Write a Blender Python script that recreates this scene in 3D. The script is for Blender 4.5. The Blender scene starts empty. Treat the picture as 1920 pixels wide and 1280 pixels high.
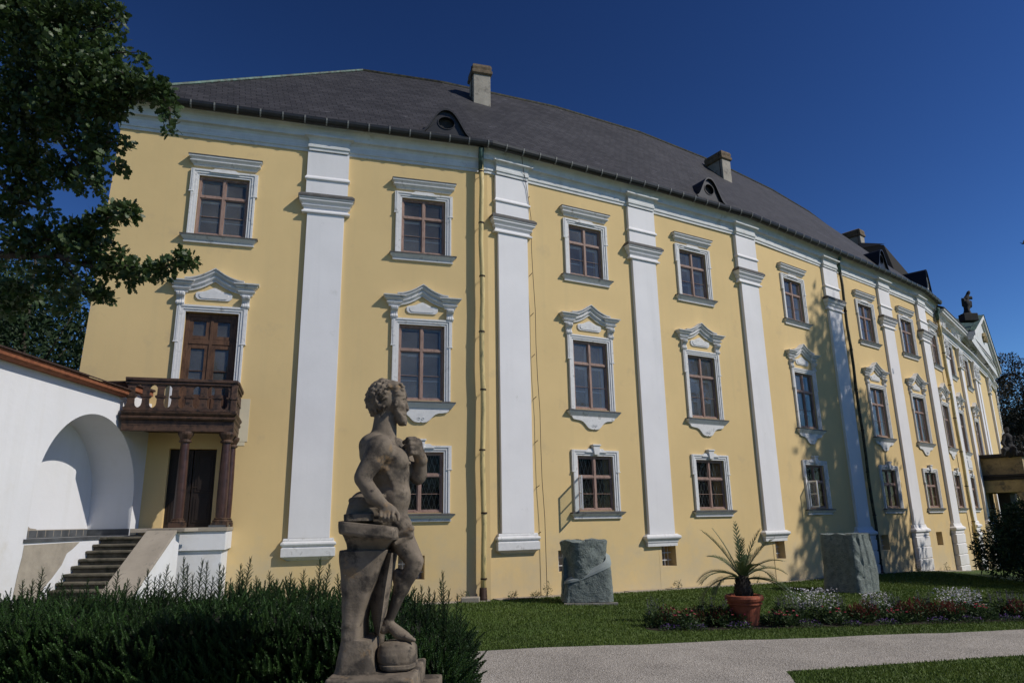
import bpy, math, random
import numpy as np
from math import sin, cos, pi, sqrt, atan2, radians, hypot

rng = np.random.default_rng(7)
random.seed(7)

# ------------------------------------------------------------------ camera
sc = bpy.context.scene
FPX, PITCH, ROLL = 1310.0, radians(14.3), radians(1.0)
cam_d = bpy.data.cameras.new("camera")
cam_d.sensor_width = 36.0
cam_d.lens = FPX / 1920 * 36.0
cam_d.clip_start = 0.05
cam_d.clip_end = 3000
cam = bpy.data.objects.new("camera", cam_d)
sc.collection.objects.link(cam)
from mathutils import Matrix, Vector
_fw = Vector((0, cos(PITCH), sin(PITCH)))
_up0 = Vector((0, -sin(PITCH), cos(PITCH)))
_rt0 = Vector((1, 0, 0))
_rt = _rt0 * cos(ROLL) - _up0 * sin(ROLL)
_up = _rt0 * sin(ROLL) + _up0 * cos(ROLL)
_m = Matrix((( _rt.x, _up.x, -_fw.x, 0), (_rt.y, _up.y, -_fw.y, 0), (_rt.z, _up.z, -_fw.z, 0), (0, 0, 0, 1)))
cam.matrix_world = _m
sc.camera = cam

# ------------------------------------------------------------------ light
SUN_EL = radians(42)
SUN_AZ = radians(-18)
sun_vec = Vector((cos(SUN_EL) * cos(SUN_AZ), cos(SUN_EL) * sin(SUN_AZ), sin(SUN_EL)))
sd = bpy.data.lights.new("sun", 'SUN')
sd.energy = 3.65
sd.angle = radians(0.53)
sd.color = (1.0, 0.945, 0.86)
so = bpy.data.objects.new("sun", sd)
sc.collection.objects.link(so)
so.location = (20, 0, 30)
so.rotation_euler = sun_vec.to_track_quat('Z', 'Y').to_euler()

world = bpy.data.worlds.new("World")
sc.world = world
world.use_nodes = True
wn = world.node_tree
wn.nodes.clear()
_out = wn.nodes.new('ShaderNodeOutputWorld')
_bg = wn.nodes.new('ShaderNodeBackground')
_sky = wn.nodes.new('ShaderNodeTexSky')
_sky.sky_type = 'NISHITA'
_sky.sun_disc = False
_sky.sun_elevation = SUN_EL
_sky.sun_rotation = pi / 2 - SUN_AZ
_sky.altitude = 0
_sky.air_density = 1.0
_sky.dust_density = 0.0
_sky.ozone_density = 4.0
_bg.inputs['Strength'].default_value = 0.05
_gm = wn.nodes.new('ShaderNodeGamma'); _gm.inputs[1].default_value = 1.9
_mx = wn.nodes.new('ShaderNodeVectorMath'); _mx.operation = 'SCALE'; _mx.inputs['Scale'].default_value = 0.38
wn.links.new(_sky.outputs[0], _gm.inputs[0]); wn.links.new(_gm.outputs[0], _mx.inputs[0]); wn.links.new(_mx.outputs[0], _bg.inputs[0])
wn.links.new(_bg.outputs[0], _out.inputs[0])
sc.view_settings.view_transform = 'Standard'
sc.view_settings.look = 'None'
sc.view_settings.gamma = 1.0
sc.view_settings.exposure = 0.0
sc.view_settings.use_curve_mapping = False
sc.render.engine = 'CYCLES'
sc.cycles.max_bounces = 8
sc.cycles.transparent_max_bounces = 12

# ------------------------------------------------------------------ helpers
COL = sc.collection

def link(o):
    COL.objects.link(o)
    return o

class MB:
    def __init__(self):
        self.v = []; self.f = []; self.uv = None
    def add(self, vs, fs):
        b = len(self.v)
        self.v.extend(tuple(p) for p in vs)
        self.f.extend(tuple(i + b for i in f) for f in fs)
        return b
    def box(self, x0, x1, y0, y1, z0, z1):
        self.add([(x0,y0,z0),(x1,y0,z0),(x1,y1,z0),(x0,y1,z0),(x0,y0,z1),(x1,y0,z1),(x1,y1,z1),(x0,y1,z1)],
                 [(3,2,1,0),(4,5,6,7),(0,1,5,4),(1,2,6,5),(2,3,7,6),(3,0,4,7)])
    def prism_y(self, poly, y0, y1):
        """polygon in x,z extruded from y0 to y1"""
        n = len(poly)
        vs = [(x, y0, z) for x, z in poly] + [(x, y1, z) for x, z in poly]
        fs = [tuple(range(n)), tuple(range(2 * n - 1, n - 1, -1))]
        fs += [(i, (i + n), ((i + 1) % n + n), (i + 1) % n) for i in range(n)]
        self.add(vs, fs)
    def prism_x(self, poly, x0, x1):
        n = len(poly)
        vs = [(x0, y, z) for y, z in poly] + [(x1, y, z) for y, z in poly]
        fs = [tuple(range(n)), tuple(range(2 * n - 1, n - 1, -1))]
        fs += [(i, (i + n), ((i + 1) % n + n), (i + 1) % n) for i in range(n)]
        self.add(vs, fs)
    def rings(self, rings, cap0=True, cap1=True, close=True):
        n = len(rings[0]); b = len(self.v)
        for r in rings: self.v.extend(tuple(p) for p in r)
        for i in range(len(rings) - 1):
            for j in range(n if close else n - 1):
                k = (j + 1) % n
                self.f.append((b + i*n + j, b + i*n + k, b + (i+1)*n + k, b + (i+1)*n + j))
        if cap0: self.f.append(tuple(b + j for j in reversed(range(n))))
        if cap1: self.f.append(tuple(b + (len(rings)-1)*n + j for j in range(n)))
    def mould(self, a, prof, back=0.0, xc=0.0):
        """moulding with mitred returns on a wall face at y=0 facing -y: half width a at d=0; prof = (d, z) bottom to top"""
        rs = []
        for d, z in prof:
            rs.append([(xc - a - d, back, z), (xc + a + d, back, z), (xc + a + d, -d, z), (xc - a - d, -d, z)])
        self.rings(rs)
    def tube(self, pts, r, n=8, caps=True):
        pts = [Vector(p) for p in pts]
        rr = r if hasattr(r, '__len__') else [r] * len(pts)
        rs = []
        ref = None
        for i, p in enumerate(pts):
            d = (pts[min(i+1, len(pts)-1)] - pts[max(i-1, 0)])
            if d.length < 1e-9: d = Vector((0,0,1))
            d.normalize()
            if ref is None:
                ref = d.orthogonal().normalized()
            else:
                ref = (ref - d * ref.dot(d))
                ref = ref.normalized() if ref.length > 1e-6 else d.orthogonal().normalized()
            bn = d.cross(ref)
            rs.append([p + (ref * cos(2*pi*k/n) + bn * sin(2*pi*k/n)) * rr[i] for k in range(n)])
        self.rings(rs, caps, caps)
    def lathe(self, prof, n=20, c=(0,0,0)):
        rs = [[(c[0] + r*cos(2*pi*k/n), c[1] + r*sin(2*pi*k/n), c[2] + z) for k in range(n)] for r, z in prof]
        self.rings(rs)
    def build(self, name, mat, parent=None, origin=None, smooth=False, bevel=0, loc=None):
        me = bpy.data.meshes.new(name)
        org = Vector((0,0,0))
        if origin is not None: org = Vector(origin)
        elif parent is not None and loc is None: org = wpos(parent)
        me.from_pydata([(p[0]-org.x, p[1]-org.y, p[2]-org.z) for p in self.v], [], self.f)
        return finish(name, me, mat, parent, smooth, bevel, loc)

def finish(name, me, mat, parent=None, smooth=False, bevel=0, loc=None):
    me.update()
    o = link(bpy.data.objects.new(name, me))
    if mat is not None: me.materials.append(mat)
    if smooth: me.shade_smooth()
    if parent is not None: o.parent = parent
    if loc is not None: o.location = loc
    if bevel:
        m = o.modifiers.new('bevel', 'BEVEL'); m.width = bevel; m.segments = 2; m.limit_method = 'ANGLE'
    return o

def wpos(o):
    p = Vector((0,0,0))
    while o is not None:
        p = p + Vector(o.location); o = o.parent
    return p

def tag(o, label=None, cat=None, group=None, kind=None):
    if label: o['label'] = label
    if cat: o['category'] = cat
    if group: o['group'] = group
    if kind: o['kind'] = kind
    return o

def thing(name, label, cat, loc=(0,0,0), group=None):
    o = link(bpy.data.objects.new(name, None))
    o.empty_display_size = 0.2
    o.location = loc
    return tag(o, label, cat, group)

def kids(o):
    return [c for c in bpy.data.objects if c.parent == o]

def copy_tree(o, parent=None):
    c = o.copy(); COL.objects.link(c)
    if parent is not None: c.parent = parent
    for ch in list(CH.get(o.name, [])):
        copy_tree(ch, c)
    return c
CH = {}
def reg(o):
    """remember the children of a prototype so copying is quick"""
    cs = kids(o); CH[o.name] = cs
    for c in cs: reg(c)
    return o

def bulk(name, V, F, mat, parent=None, smooth=False, origin=None, attr=None):
    """fast mesh from numpy: V (n,3), F (m,k) all faces with k corners"""
    me = bpy.data.meshes.new(name)
    V = np.asarray(V, dtype=np.float64)
    if origin is None and parent is not None: origin = wpos(parent)
    if origin is not None: V = V - np.array(tuple(origin))
    F = np.asarray(F, dtype=np.int32)
    m, k = F.shape
    me.vertices.add(len(V)); me.vertices.foreach_set('co', V.astype(np.float32).ravel())
    me.loops.add(m * k); me.loops.foreach_set('vertex_index', F.ravel())
    me.polygons.add(m)
    me.polygons.foreach_set('loop_start', np.arange(0, m * k, k, dtype=np.int32))
    try: me.polygons.foreach_set('loop_total', np.full(m, k, dtype=np.int32))
    except Exception: pass
    if attr is not None:
        a = me.attributes.new('tint', 'FLOAT', 'POINT'); a.data.foreach_set('value', np.asarray(attr, dtype=np.float32))
    me.update(calc_edges=True)
    return finish(name, me, mat, parent, smooth)

def scatter(P, R, S, tv, tf):
    """copies of template (tv (k,3), tf (m,q)) at P with rotation matrices R (n,3,3), scale S (n,) or (n,3)"""
    P = np.asarray(P, float); n = len(P); k = len(tv)
    S = np.asarray(S, float)
    if S.ndim == 1: S = S[:, None]
    T = tv[None, :, :] * (S[:, None, :] if S.shape[1] == 3 else S[:, None, :])
    V = np.einsum('nij,nkj->nki', R, T) + P[:, None, :]
    F = (tf[None, :, :] + (np.arange(n) * k)[:, None, None]).reshape(-1, tf.shape[1])
    return V.reshape(-1, 3), F

def rotz(a):
    c, s = np.cos(a), np.sin(a); z = np.zeros_like(a); o = np.ones_like(a)
    return np.stack([np.stack([c, -s, z], -1), np.stack([s, c, z], -1), np.stack([z, z, o], -1)], -2)
def rotx(a):
    c, s = np.cos(a), np.sin(a); z = np.zeros_like(a); o = np.ones_like(a)
    return np.stack([np.stack([o, z, z], -1), np.stack([z, c, -s], -1), np.stack([z, s, c], -1)], -2)
def frames(d, spin=None):
    """rotation matrices whose local z points along d (n,3)"""
    d = np.asarray(d, float); d = d / np.linalg.norm(d, axis=1, keepdims=True)
    a = np.where(np.abs(d[:, 2:3]) < 0.9, np.array([[0, 0, 1.0]]), np.array([[1.0, 0, 0]]))
    x = np.cross(a, d); x /= np.linalg.norm(x, axis=1, keepdims=True)
    y = np.cross(d, x)
    if spin is not None:
        c, s = np.cos(spin)[:, None], np.sin(spin)[:, None]
        x, y = x * c + y * s, -x * s + y * c
    return np.stack([x, y, d], -1)

def ray(x, y):
    """photo pixel -> slope of the sight line per metre of distance (x, z)"""
    dx, dy = x - 960.0, 640.0 - y
    u = dx * cos(ROLL) + dy * sin(ROLL); v = -dx * sin(ROLL) + dy * cos(ROLL)
    Y = FPX * cos(PITCH) - v * sin(PITCH)
    return u / Y, (FPX * sin(PITCH) + v * cos(PITCH)) / Y
def at(x, y, D):
    u, w = ray(x, y)
    return Vector((u * D, D, w * D))

# ------------------------------------------------------------------ materials
def lin(r, g, b):
    f = lambda c: (c/255/12.92 if c/255 <= 0.04045 else ((c/255+0.055)/1.055)**2.4)
    return (f(r), f(g), f(b))

def nd(nt, t, **kw):
    n = nt.nodes.new(t)
    for k, v in kw.items():
        if k in ('operation', 'blend_type', 'noise_dimensions', 'data_type', 'feature', 'distance', 'wave_type', 'attribute_name'):
            setattr(n, k, v)
        else: n.inputs[k].default_value = v
    return n

def mat(name, col, rough=0.8, var=0.15, scale=3.0, detail=6.0, col2=None, spots=None, bump=0.0, bscale=40.0,
        bdist=0.01, spec=0.3, metal=0.0, streak=False, tint=None, trans=0.0, stretch=None):
    m = bpy.data.materials.new(name); m.use_nodes = True
    nt = m.node_tree; nt.nodes.clear()
    out = nt.nodes.new('ShaderNodeOutputMaterial')
    b = nt.nodes.new('ShaderNodeBsdfPrincipled')
    b.inputs['Roughness'].default_value = rough
    b.inputs['Metallic'].default_value = metal
    b.inputs['Specular IOR Level'].default_value = spec
    tc = nt.nodes.new('ShaderNodeTexCoord')
    geo = nt.nodes.new('ShaderNodeNewGeometry')
    src = geo.outputs['Position']
    if stretch:
        mp = nt.nodes.new('ShaderNodeMapping'); mp.inputs['Scale'].default_value = stretch
        nt.links.new(src, mp.inputs['Vector']); src = mp.outputs[0]
    no = nd(nt, 'ShaderNodeTexNoise', Scale=scale, Detail=detail, Roughness=0.6)
    nt.links.new(src, no.inputs['Vector'])
    cr = nt.nodes.new('ShaderNodeValToRGB')
    c2 = col2 if col2 else tuple(c * (1 - var) for c in col)
    c1 = col if col2 else tuple(min(1, c * (1 + var * 0.6)) for c in col)
    cr.color_ramp.elements[0].position = 0.32; cr.color_ramp.elements[1].position = 0.68
    cr.color_ramp.elements[0].color = (*c2, 1); cr.color_ramp.elements[1].color = (*c1, 1)
    nt.links.new(no.outputs['Fac'], cr.inputs['Fac'])
    c = cr.outputs['Color']
    if spots:                                        # (colour, scale, threshold low, high)
        for sp in (spots if isinstance(spots, list) else [spots]):
            n2 = nd(nt, 'ShaderNodeTexNoise', Scale=sp[1], Detail=8.0, Roughness=0.65)
            nt.links.new(src, n2.inputs['Vector'])
            mr = nd(nt, 'ShaderNodeMapRange'); mr.inputs['From Min'].default_value = sp[2]; mr.inputs['From Max'].default_value = sp[3]
            nt.links.new(n2.outputs['Fac'], mr.inputs['Value'])
            mx = nt.nodes.new('ShaderNodeMix'); mx.data_type = 'RGBA'
            nt.links.new(mr.outputs[0], mx.inputs[0]); nt.links.new(c, mx.inputs[6]); mx.inputs[7].default_value = (*sp[0], 1)
            c = mx.outputs[2]
    if tint is not None:                             # per-leaf shade stored on the mesh
        at_ = nd(nt, 'ShaderNodeAttribute', attribute_name='tint')
        mx = nt.nodes.new('ShaderNodeMix'); mx.data_type = 'RGBA'
        nt.links.new(at_.outputs['Fac'], mx.inputs[0]); nt.links.new(c, mx.inputs[6]); mx.inputs[7].default_value = (*tint, 1)
        c = mx.outputs[2]
    nt.links.new(c, b.inputs['Base Color'])
    if bump:
        nb = nd(nt, 'ShaderNodeTexNoise', Scale=bscale, Detail=8.0, Roughness=0.6)
        nt.links.new(src, nb.inputs['Vector'])
        bp = nd(nt, 'ShaderNodeBump', Strength=bump, Distance=bdist)
        nt.links.new(nb.outputs['Fac'], bp.inputs['Height']); nt.links.new(bp.outputs[0], b.inputs['Normal'])
    if trans:
        tr = nt.nodes.new('ShaderNodeBsdfTranslucent'); nt.links.new(c, tr.inputs['Color'])
        ms = nt.nodes.new('ShaderNodeMixShader'); ms.inputs[0].default_value = trans
        nt.links.new(b.outputs[0], ms.inputs[1]); nt.links.new(tr.outputs[0], ms.inputs[2])
        nt.links.new(ms.outputs[0], out.inputs[0])
    else:
        nt.links.new(b.outputs[0], out.inputs[0])
    m['bsdf'] = b.name
    return m

YEL = (0.67, 0.495, 0.24)
M = {}
M['yellow'] = mat('yellow_plaster', YEL, 0.9, 0.07, 0.35, 9, spots=[((0.53,0.40,0.22), 0.9, 0.60, 0.80), ((0.40,0.33,0.24), 0.55, 0.70, 0.85), ((0.66,0.53,0.30), 1.7, 0.68, 0.76)], bump=0.12, bscale=5, bdist=0.02)
def age_wall(m, foot=-2.4, head=0.9, c1=(0.46,0.41,0.31), c2=(0.50,0.40,0.22), a1=0.55, a2=0.30):
    nt = m.node_tree; b = nt.nodes[m['bsdf']]
    lk = b.inputs['Base Color'].links[0]; src = lk.from_socket
    g = nt.nodes.new('ShaderNodeNewGeometry'); sp = nt.nodes.new('ShaderNodeSeparateXYZ'); nt.links.new(g.outputs['Position'], sp.inputs[0])
    n = nd(nt, 'ShaderNodeTexNoise', Scale=1.3, Detail=8.0, Roughness=0.7); nt.links.new(g.outputs['Position'], n.inputs['Vector'])
    h = nd(nt, 'ShaderNodeMapRange'); h.inputs['From Min'].default_value = foot; h.inputs['From Max'].default_value = head; h.inputs['To Min'].default_value = 0.36; h.inputs['To Max'].default_value = -0.10
    nt.links.new(sp.outputs[2], h.inputs[0])
    a = nd(nt, 'ShaderNodeMath', operation='ADD'); nt.links.new(n.outputs['Fac'], a.inputs[0]); nt.links.new(h.outputs[0], a.inputs[1])
    r = nd(nt, 'ShaderNodeMapRange'); r.inputs['From Min'].default_value = 0.58; r.inputs['From Max'].default_value = 0.95; r.inputs['To Max'].default_value = a1
    nt.links.new(a.outputs[0], r.inputs[0])
    mp = nt.nodes.new('ShaderNodeMapping'); mp.inputs['Scale'].default_value = (2.6, 2.6, 0.16); nt.links.new(g.outputs['Position'], mp.inputs[0])
    n2 = nd(nt, 'ShaderNodeTexNoise', Scale=1.0, Detail=7.0, Roughness=0.62); nt.links.new(mp.outputs[0], n2.inputs['Vector'])
    r2 = nd(nt, 'ShaderNodeMapRange'); r2.inputs['From Min'].default_value = 0.52; r2.inputs['From Max'].default_value = 0.80; r2.inputs['To Max'].default_value = a2
    nt.links.new(n2.outputs['Fac'], r2.inputs[0])
    mx = nt.nodes.new('ShaderNodeMix'); mx.data_type = 'RGBA'; nt.links.new(r.outputs[0], mx.inputs[0]); nt.links.new(src, mx.inputs[6]); mx.inputs[7].default_value = (*c1, 1)
    m2 = nt.nodes.new('ShaderNodeMix'); m2.data_type = 'RGBA'; nt.links.new(r2.outputs[0], m2.inputs[0]); nt.links.new(mx.outputs[2], m2.inputs[6]); m2.inputs[7].default_value = (*c2, 1)
    nt.links.new(m2.outputs[2], b.inputs['Base Color'])
age_wall(M['yellow'])
M['white'] = mat('white_lime_paint', (0.74,0.725,0.725), 0.85, 0.05, 0.8, 8, spots=[((0.56,0.55,0.53), 2.2, 0.64, 0.82)], bump=0.2, bscale=14, bdist=0.01)
M['trim'] = mat('white_stucco_trim', (0.66,0.655,0.645), 0.85, 0.12, 5, 8, spots=[((0.27,0.26,0.24), 5.0, 0.56, 0.74)], bump=0.2, bscale=30, bdist=0.005)
M['cornice'] = mat('grey_white_cornice', (0.60,0.61,0.60), 0.85, 0.12, 2.5, 8, spots=[((0.30,0.27,0.22), 1.6, 0.60, 0.78), ((0.17,0.15,0.13), 3.5, 0.68, 0.80)], bump=0.25, bscale=18, bdist=0.01)
M['annex'] = mat('garden_wall_whitewash', (0.68,0.68,0.69), 0.9, 0.04, 0.6, 8, spots=[((0.62,0.60,0.55), 1.3, 0.62, 0.85)], bump=0.3, bscale=5, bdist=0.02)
age_wall(M['annex'], -2.2, 0.6, (0.50,0.47,0.40), (0.56,0.55,0.52), 0.6, 0.35)
age_wall(M['white'], -3.0, 0.6, (0.52,0.50,0.45), (0.58,0.575,0.57), 0.6, 0.35)
M['wood'] = mat('weathered_window_wood', lin(152,126,114), 0.6, 0.25, 9, 8, spots=[(lin(104,80,70), 26, 0.52, 0.72)], bump=0.3, bscale=60, bdist=0.003, stretch=(1,1,0.25))
M['brown'] = mat('dark_brown_wood', lin(96,70,52), 0.55, 0.3, 6, 8, spots=[(lin(48,32,24), 14, 0.5, 0.7)], bump=0.4, bscale=50, bdist=0.003, stretch=(1,1,0.3))
M['balcony'] = mat('old_balcony_timber', lin(80,59,46), 0.55, 0.35, 5, 8, spots=[(lin(34,27,24), 9, 0.48, 0.64), (lin(112,84,62), 22, 0.62, 0.74)], bump=0.5, bscale=45, bdist=0.004, spec=0.4)
M['column'] = mat('red_brown_painted_column', lin(66,43,36), 0.35, 0.3, 5, 8, spots=[(lin(42,24,20), 8, 0.5, 0.66)], bump=0.4, bscale=22, bdist=0.01, spec=0.5)
M['inner'] = mat('inner_window_paint', (0.78,0.79,0.80), 0.6, 0.08, 8, 6)
M['came'] = mat('lead_came', (0.22,0.23,0.23), 0.6, 0.1, 8, 4)
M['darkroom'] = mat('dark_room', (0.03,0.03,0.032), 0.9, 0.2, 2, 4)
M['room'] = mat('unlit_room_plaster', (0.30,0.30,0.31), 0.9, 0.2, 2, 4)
M['slatecap'] = mat('slate_sill_cover', (0.10,0.095,0.09), 0.7, 0.3, 8, 6, bump=0.3, bscale=30, bdist=0.004)
M['strap'] = mat('grey_gutter_strap', (0.20,0.20,0.19), 0.5, 0.2, 5, 4)
M['gutter'] = mat('dark_lead_and_roof_shade', (0.017,0.017,0.018), 0.45, 0.3, 5, 6, spots=[((0.10,0.20,0.16), 0.9, 0.72, 0.78)], metal=0.2, spec=0.5)
M['copper'] = mat('green_copper', lin(88,116,104), 0.6, 0.25, 4, 7, spots=[(lin(52,60,54), 5, 0.42, 0.6)], bump=0.2, bscale=20)
M['pipe'] = mat('cream_painted_pipe', lin(205,184,128), 0.45, 0.12, 4, 8, spots=[(lin(120,118,84), 9, 0.52, 0.70)], bump=0.2, bscale=30, stretch=(1,1,0.3))
M['pipe_dark'] = mat('mossy_dark_pipe', lin(70,66,44), 0.6, 0.3, 4, 8, spots=[(lin(30,30,24), 7, 0.45, 0.62)], bump=0.2, bscale=30)
M['iron'] = mat('rusty_iron', lin(58,44,38), 0.6, 0.3, 20, 6, metal=0.3)
M['render'] = mat('grey_chimney_render', (0.36,0.33,0.28), 0.95, 0.2, 2, 8, spots=[((0.12,0.11,0.10), 3, 0.55, 0.72)], bump=0.4, bscale=16, bdist=0.02)
M['chimcap'] = mat('lichen_chimney_brick', (0.16,0.12,0.08), 0.95, 0.4, 7, 8, bump=0.5, bscale=30, bdist=0.02)
M['whitebar'] = mat('white_iron_bar', (0.6,0.6,0.6), 0.5, 0.1, 10, 4)
M['stone'] = mat('weathered_brown_sandstone', (0.185,0.150,0.112), 0.85, 0.35, 6, 9, spots=[((0.060,0.050,0.040), 5.5, 0.50, 0.60), ((0.30,0.19,0.09), 4.2, 0.60, 0.70), ((0.04,0.035,0.03), 13, 0.62, 0.70), ((0.45,0.44,0.41), 48, 0.70, 0.73)], bump=0.5, bscale=34, bdist=0.008)
M['stone2'] = mat('pale_worn_sandstone', (0.27,0.22,0.16), 0.9, 0.25, 4, 9, spots=[((0.12,0.11,0.10), 5, 0.5, 0.68)], bump=0.4, bscale=45, bdist=0.01)
M['greenstone'] = mat('grey_green_rough_stone', (0.17,0.195,0.18), 0.9, 0.25, 5, 9, spots=[((0.10,0.12,0.115), 9, 0.5, 0.66)], bump=0.9, bscale=26, bdist=0.03)
M['greensmooth'] = mat('sawn_grey_green_stone', (0.26,0.29,0.275), 0.7, 0.1, 6, 8, bump=0.15, bscale=40, bdist=0.005)
M['terracotta'] = mat('terracotta', lin(150,82,60), 0.8, 0.18, 6, 8, spots=[(lin(205,160,130), 10, 0.60, 0.74), (lin(84,46,36), 4, 0.56, 0.74)], bump=0.3, bscale=35, bdist=0.006)
M['doordark'] = mat('shade_darkened_door', lin(34,25,21), 0.5, 0.3, 6, 8, bump=0.3, bscale=40, bdist=0.003, spec=0.4)  # door colour darkened to carry the shade of the deep opening
M['tilered'] = mat('orange_clay_fascia', lin(142,88,60), 0.8, 0.25, 5, 8, spots=[(lin(110,62,44), 9, 0.5, 0.7)], bump=0.3, bscale=30)
M['tiledark'] = mat('old_dark_roof_tile', lin(62,46,40), 0.85, 0.35, 9, 8, bump=0.5, bscale=24, bdist=0.01)
M['gable_white'] = M['trim']
M['bronze'] = mat('blackened_stone_and_shade', (0.028,0.026,0.026), 0.8, 0.3, 8, 6, bump=0.4, bscale=30, bdist=0.01)
M['soil'] = mat('dark_soil', (0.03,0.022,0.016), 0.95, 0.4, 20, 8, bump=0.8, bscale=60, bdist=0.02)
M['bark'] = mat('bark', (0.055,0.045,0.035), 0.95, 0.4, 14, 8, bump=0.9, bscale=40, bdist=0.02)
M['yewcore'] = mat('hedge_dark_core_and_stems', (0.010,0.013,0.007), 0.95, 0.4, 14, 8, bump=0.9, bscale=40, bdist=0.03)
M['oakleaf'] = mat('oak_leaf', (0.020,0.045,0.011), 0.5, 0.35, 1.5, 4, tint=(0.062,0.105,0.024), spec=0.45, trans=0.25)
M['farleaf'] = mat('far_tree_leaf', (0.008,0.022,0.009), 0.6, 0.4, 0.5, 4, tint=(0.038,0.070,0.024), trans=0.15)
M['darkleaf'] = mat('copper_beech_leaf', (0.012,0.014,0.010), 0.6, 0.4, 0.5, 4, tint=(0.050,0.040,0.024), trans=0.12)
M['yew'] = mat('yew_needles', (0.012,0.032,0.009), 0.5, 0.4, 2.5, 4, tint=(0.055,0.120,0.024), spec=0.4, trans=0.12)
M['palm'] = mat('palm_leaflet', (0.040,0.078,0.028), 0.45, 0.3, 4, 4, tint=(0.12,0.155,0.06), spec=0.5, trans=0.2)
M['herb'] = mat('border_foliage', (0.018,0.040,0.014), 0.6, 0.4, 5, 4, tint=(0.07,0.11,0.035), trans=0.2)
M['f_white'] = mat('white_petals', (0.62,0.60,0.62), 0.7, 0.1, 9, 3, trans=0.2)
M['f_red'] = mat('dark_red_plume', (0.075,0.014,0.016), 0.7, 0.3, 9, 3, tint=(0.17,0.04,0.035), trans=0.2)
M['f_purple'] = mat('violet_petals', (0.09,0.035,0.17), 0.7, 0.3, 9, 3, tint=(0.17,0.08,0.30), trans=0.2)
M['f_pink'] = mat('pink_petals', (0.55,0.06,0.20), 0.7, 0.3, 9, 3, tint=(0.70,0.18,0.16), trans=0.2)
M['f_blue'] = mat('dull_violet_spikes', (0.05,0.035,0.09), 0.7, 0.3, 9, 3, tint=(0.13,0.10,0.20), trans=0.2)
M['grass'] = mat('grass_blade', (0.050,0.095,0.014), 0.6, 0.3, 0.8, 4, tint=(0.140,0.190,0.036), trans=0.25)
M['lawn'] = mat('lawn', (0.055,0.095,0.016), 0.95, 0.35, 1.2, 9, spots=[((0.070,0.095,0.028), 0.5, 0.52, 0.74), ((0.09,0.085,0.045), 2.2, 0.70, 0.80)], bump=0.8, bscale=70, bdist=0.03)
M['plank'] = mat('grey_plank', (0.28,0.26,0.23), 0.9, 0.3, 12, 6)
M['step'] = mat('mossy_stone_step', (0.13,0.115,0.085), 0.95, 0.35, 6, 8, spots=[((0.05,0.05,0.035), 5, 0.5, 0.66)], bump=0.5, bscale=30, bdist=0.01)
M['slab'] = mat('pale_stone_slab', (0.33,0.29,0.235), 0.9, 0.15, 3, 8, spots=[((0.2,0.18,0.15), 6, 0.55, 0.7)], bump=0.3, bscale=30, bdist=0.006)
M['worn'] = mat('bare_worn_plaster', (0.34,0.30,0.24), 0.95, 0.2, 3, 8, bump=0.5, bscale=12, bdist=0.02)
M['floor'] = mat('terrace_paving', (0.20,0.20,0.20), 0.9, 0.2, 3, 8, bump=0.3, bscale=20)
M['tileband'] = mat('grey_base_tile', (0.085,0.09,0.095), 0.6, 0.35, 3.5, 3)
M['ochre'] = mat('dirty_ochre_stone', (0.38,0.29,0.15), 0.9, 0.25, 3, 8, spots=[((0.10,0.09,0.07), 2.4, 0.52, 0.68)], bump=0.4, bscale=14, bdist=0.02)

def gravel():
    m = bpy.data.materials.new('gravel'); m.use_nodes = True
    nt = m.node_tree; nt.nodes.clear()
    out = nt.nodes.new('ShaderNodeOutputMaterial'); b = nt.nodes.new('ShaderNodeBsdfPrincipled')
    b.inputs['Roughness'].default_value = 0.95; b.inputs['Specular IOR Level'].default_value = 0.15
    g = nt.nodes.new('ShaderNodeNewGeometry')
    v = nd(nt, 'ShaderNodeTexVoronoi', Scale=55.0)
    nt.links.new(g.outputs['Position'], v.inputs['Vector'])
    hs = nt.nodes.new('ShaderNodeValToRGB')
    e = hs.color_ramp.elements
    e[0].position = 0.0; e[0].color = (0.22,0.20,0.175,1); e[1].position = 1.0; e[1].color = (0.46,0.425,0.38,1)
    k = e.new(0.5); k.color = (0.34,0.31,0.275,1)
    sx = nt.nodes.new('ShaderNodeSeparateColor'); nt.links.new(v.outputs['Color'], sx.inputs[0]); nt.links.new(sx.outputs[0], hs.inputs[0])
    n = nd(nt, 'ShaderNodeTexNoise', Scale=0.9, Detail=9.0, Roughness=0.65); nt.links.new(g.outputs['Position'], n.inputs['Vector'])
    mr = nd(nt, 'ShaderNodeMapRange'); mr.inputs['From Min'].default_value = 0.35; mr.inputs['From Max'].default_value = 0.7
    mr.inputs['To Min'].default_value = 0.82; mr.inputs['To Max'].default_value = 1.12
    nt.links.new(n.outputs['Fac'], mr.inputs[0])
    mx = nt.nodes.new('ShaderNodeVectorMath'); mx.operation = 'SCALE'
    nt.links.new(hs.outputs[0], mx.inputs[0]); nt.links.new(mr.outputs[0], mx.inputs['Scale'])
    nt.links.new(mx.outputs[0], b.inputs['Base Color'])
    bp = nd(nt, 'ShaderNodeBump', Strength=0.7, Distance=0.02)
    nt.links.new(v.outputs['Distance'], bp.inputs['Height']); nt.links.new(bp.outputs[0], b.inputs['Normal'])
    nt.links.new(b.outputs[0], out.inputs[0])
    return m
M['gravel'] = gravel()

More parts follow.
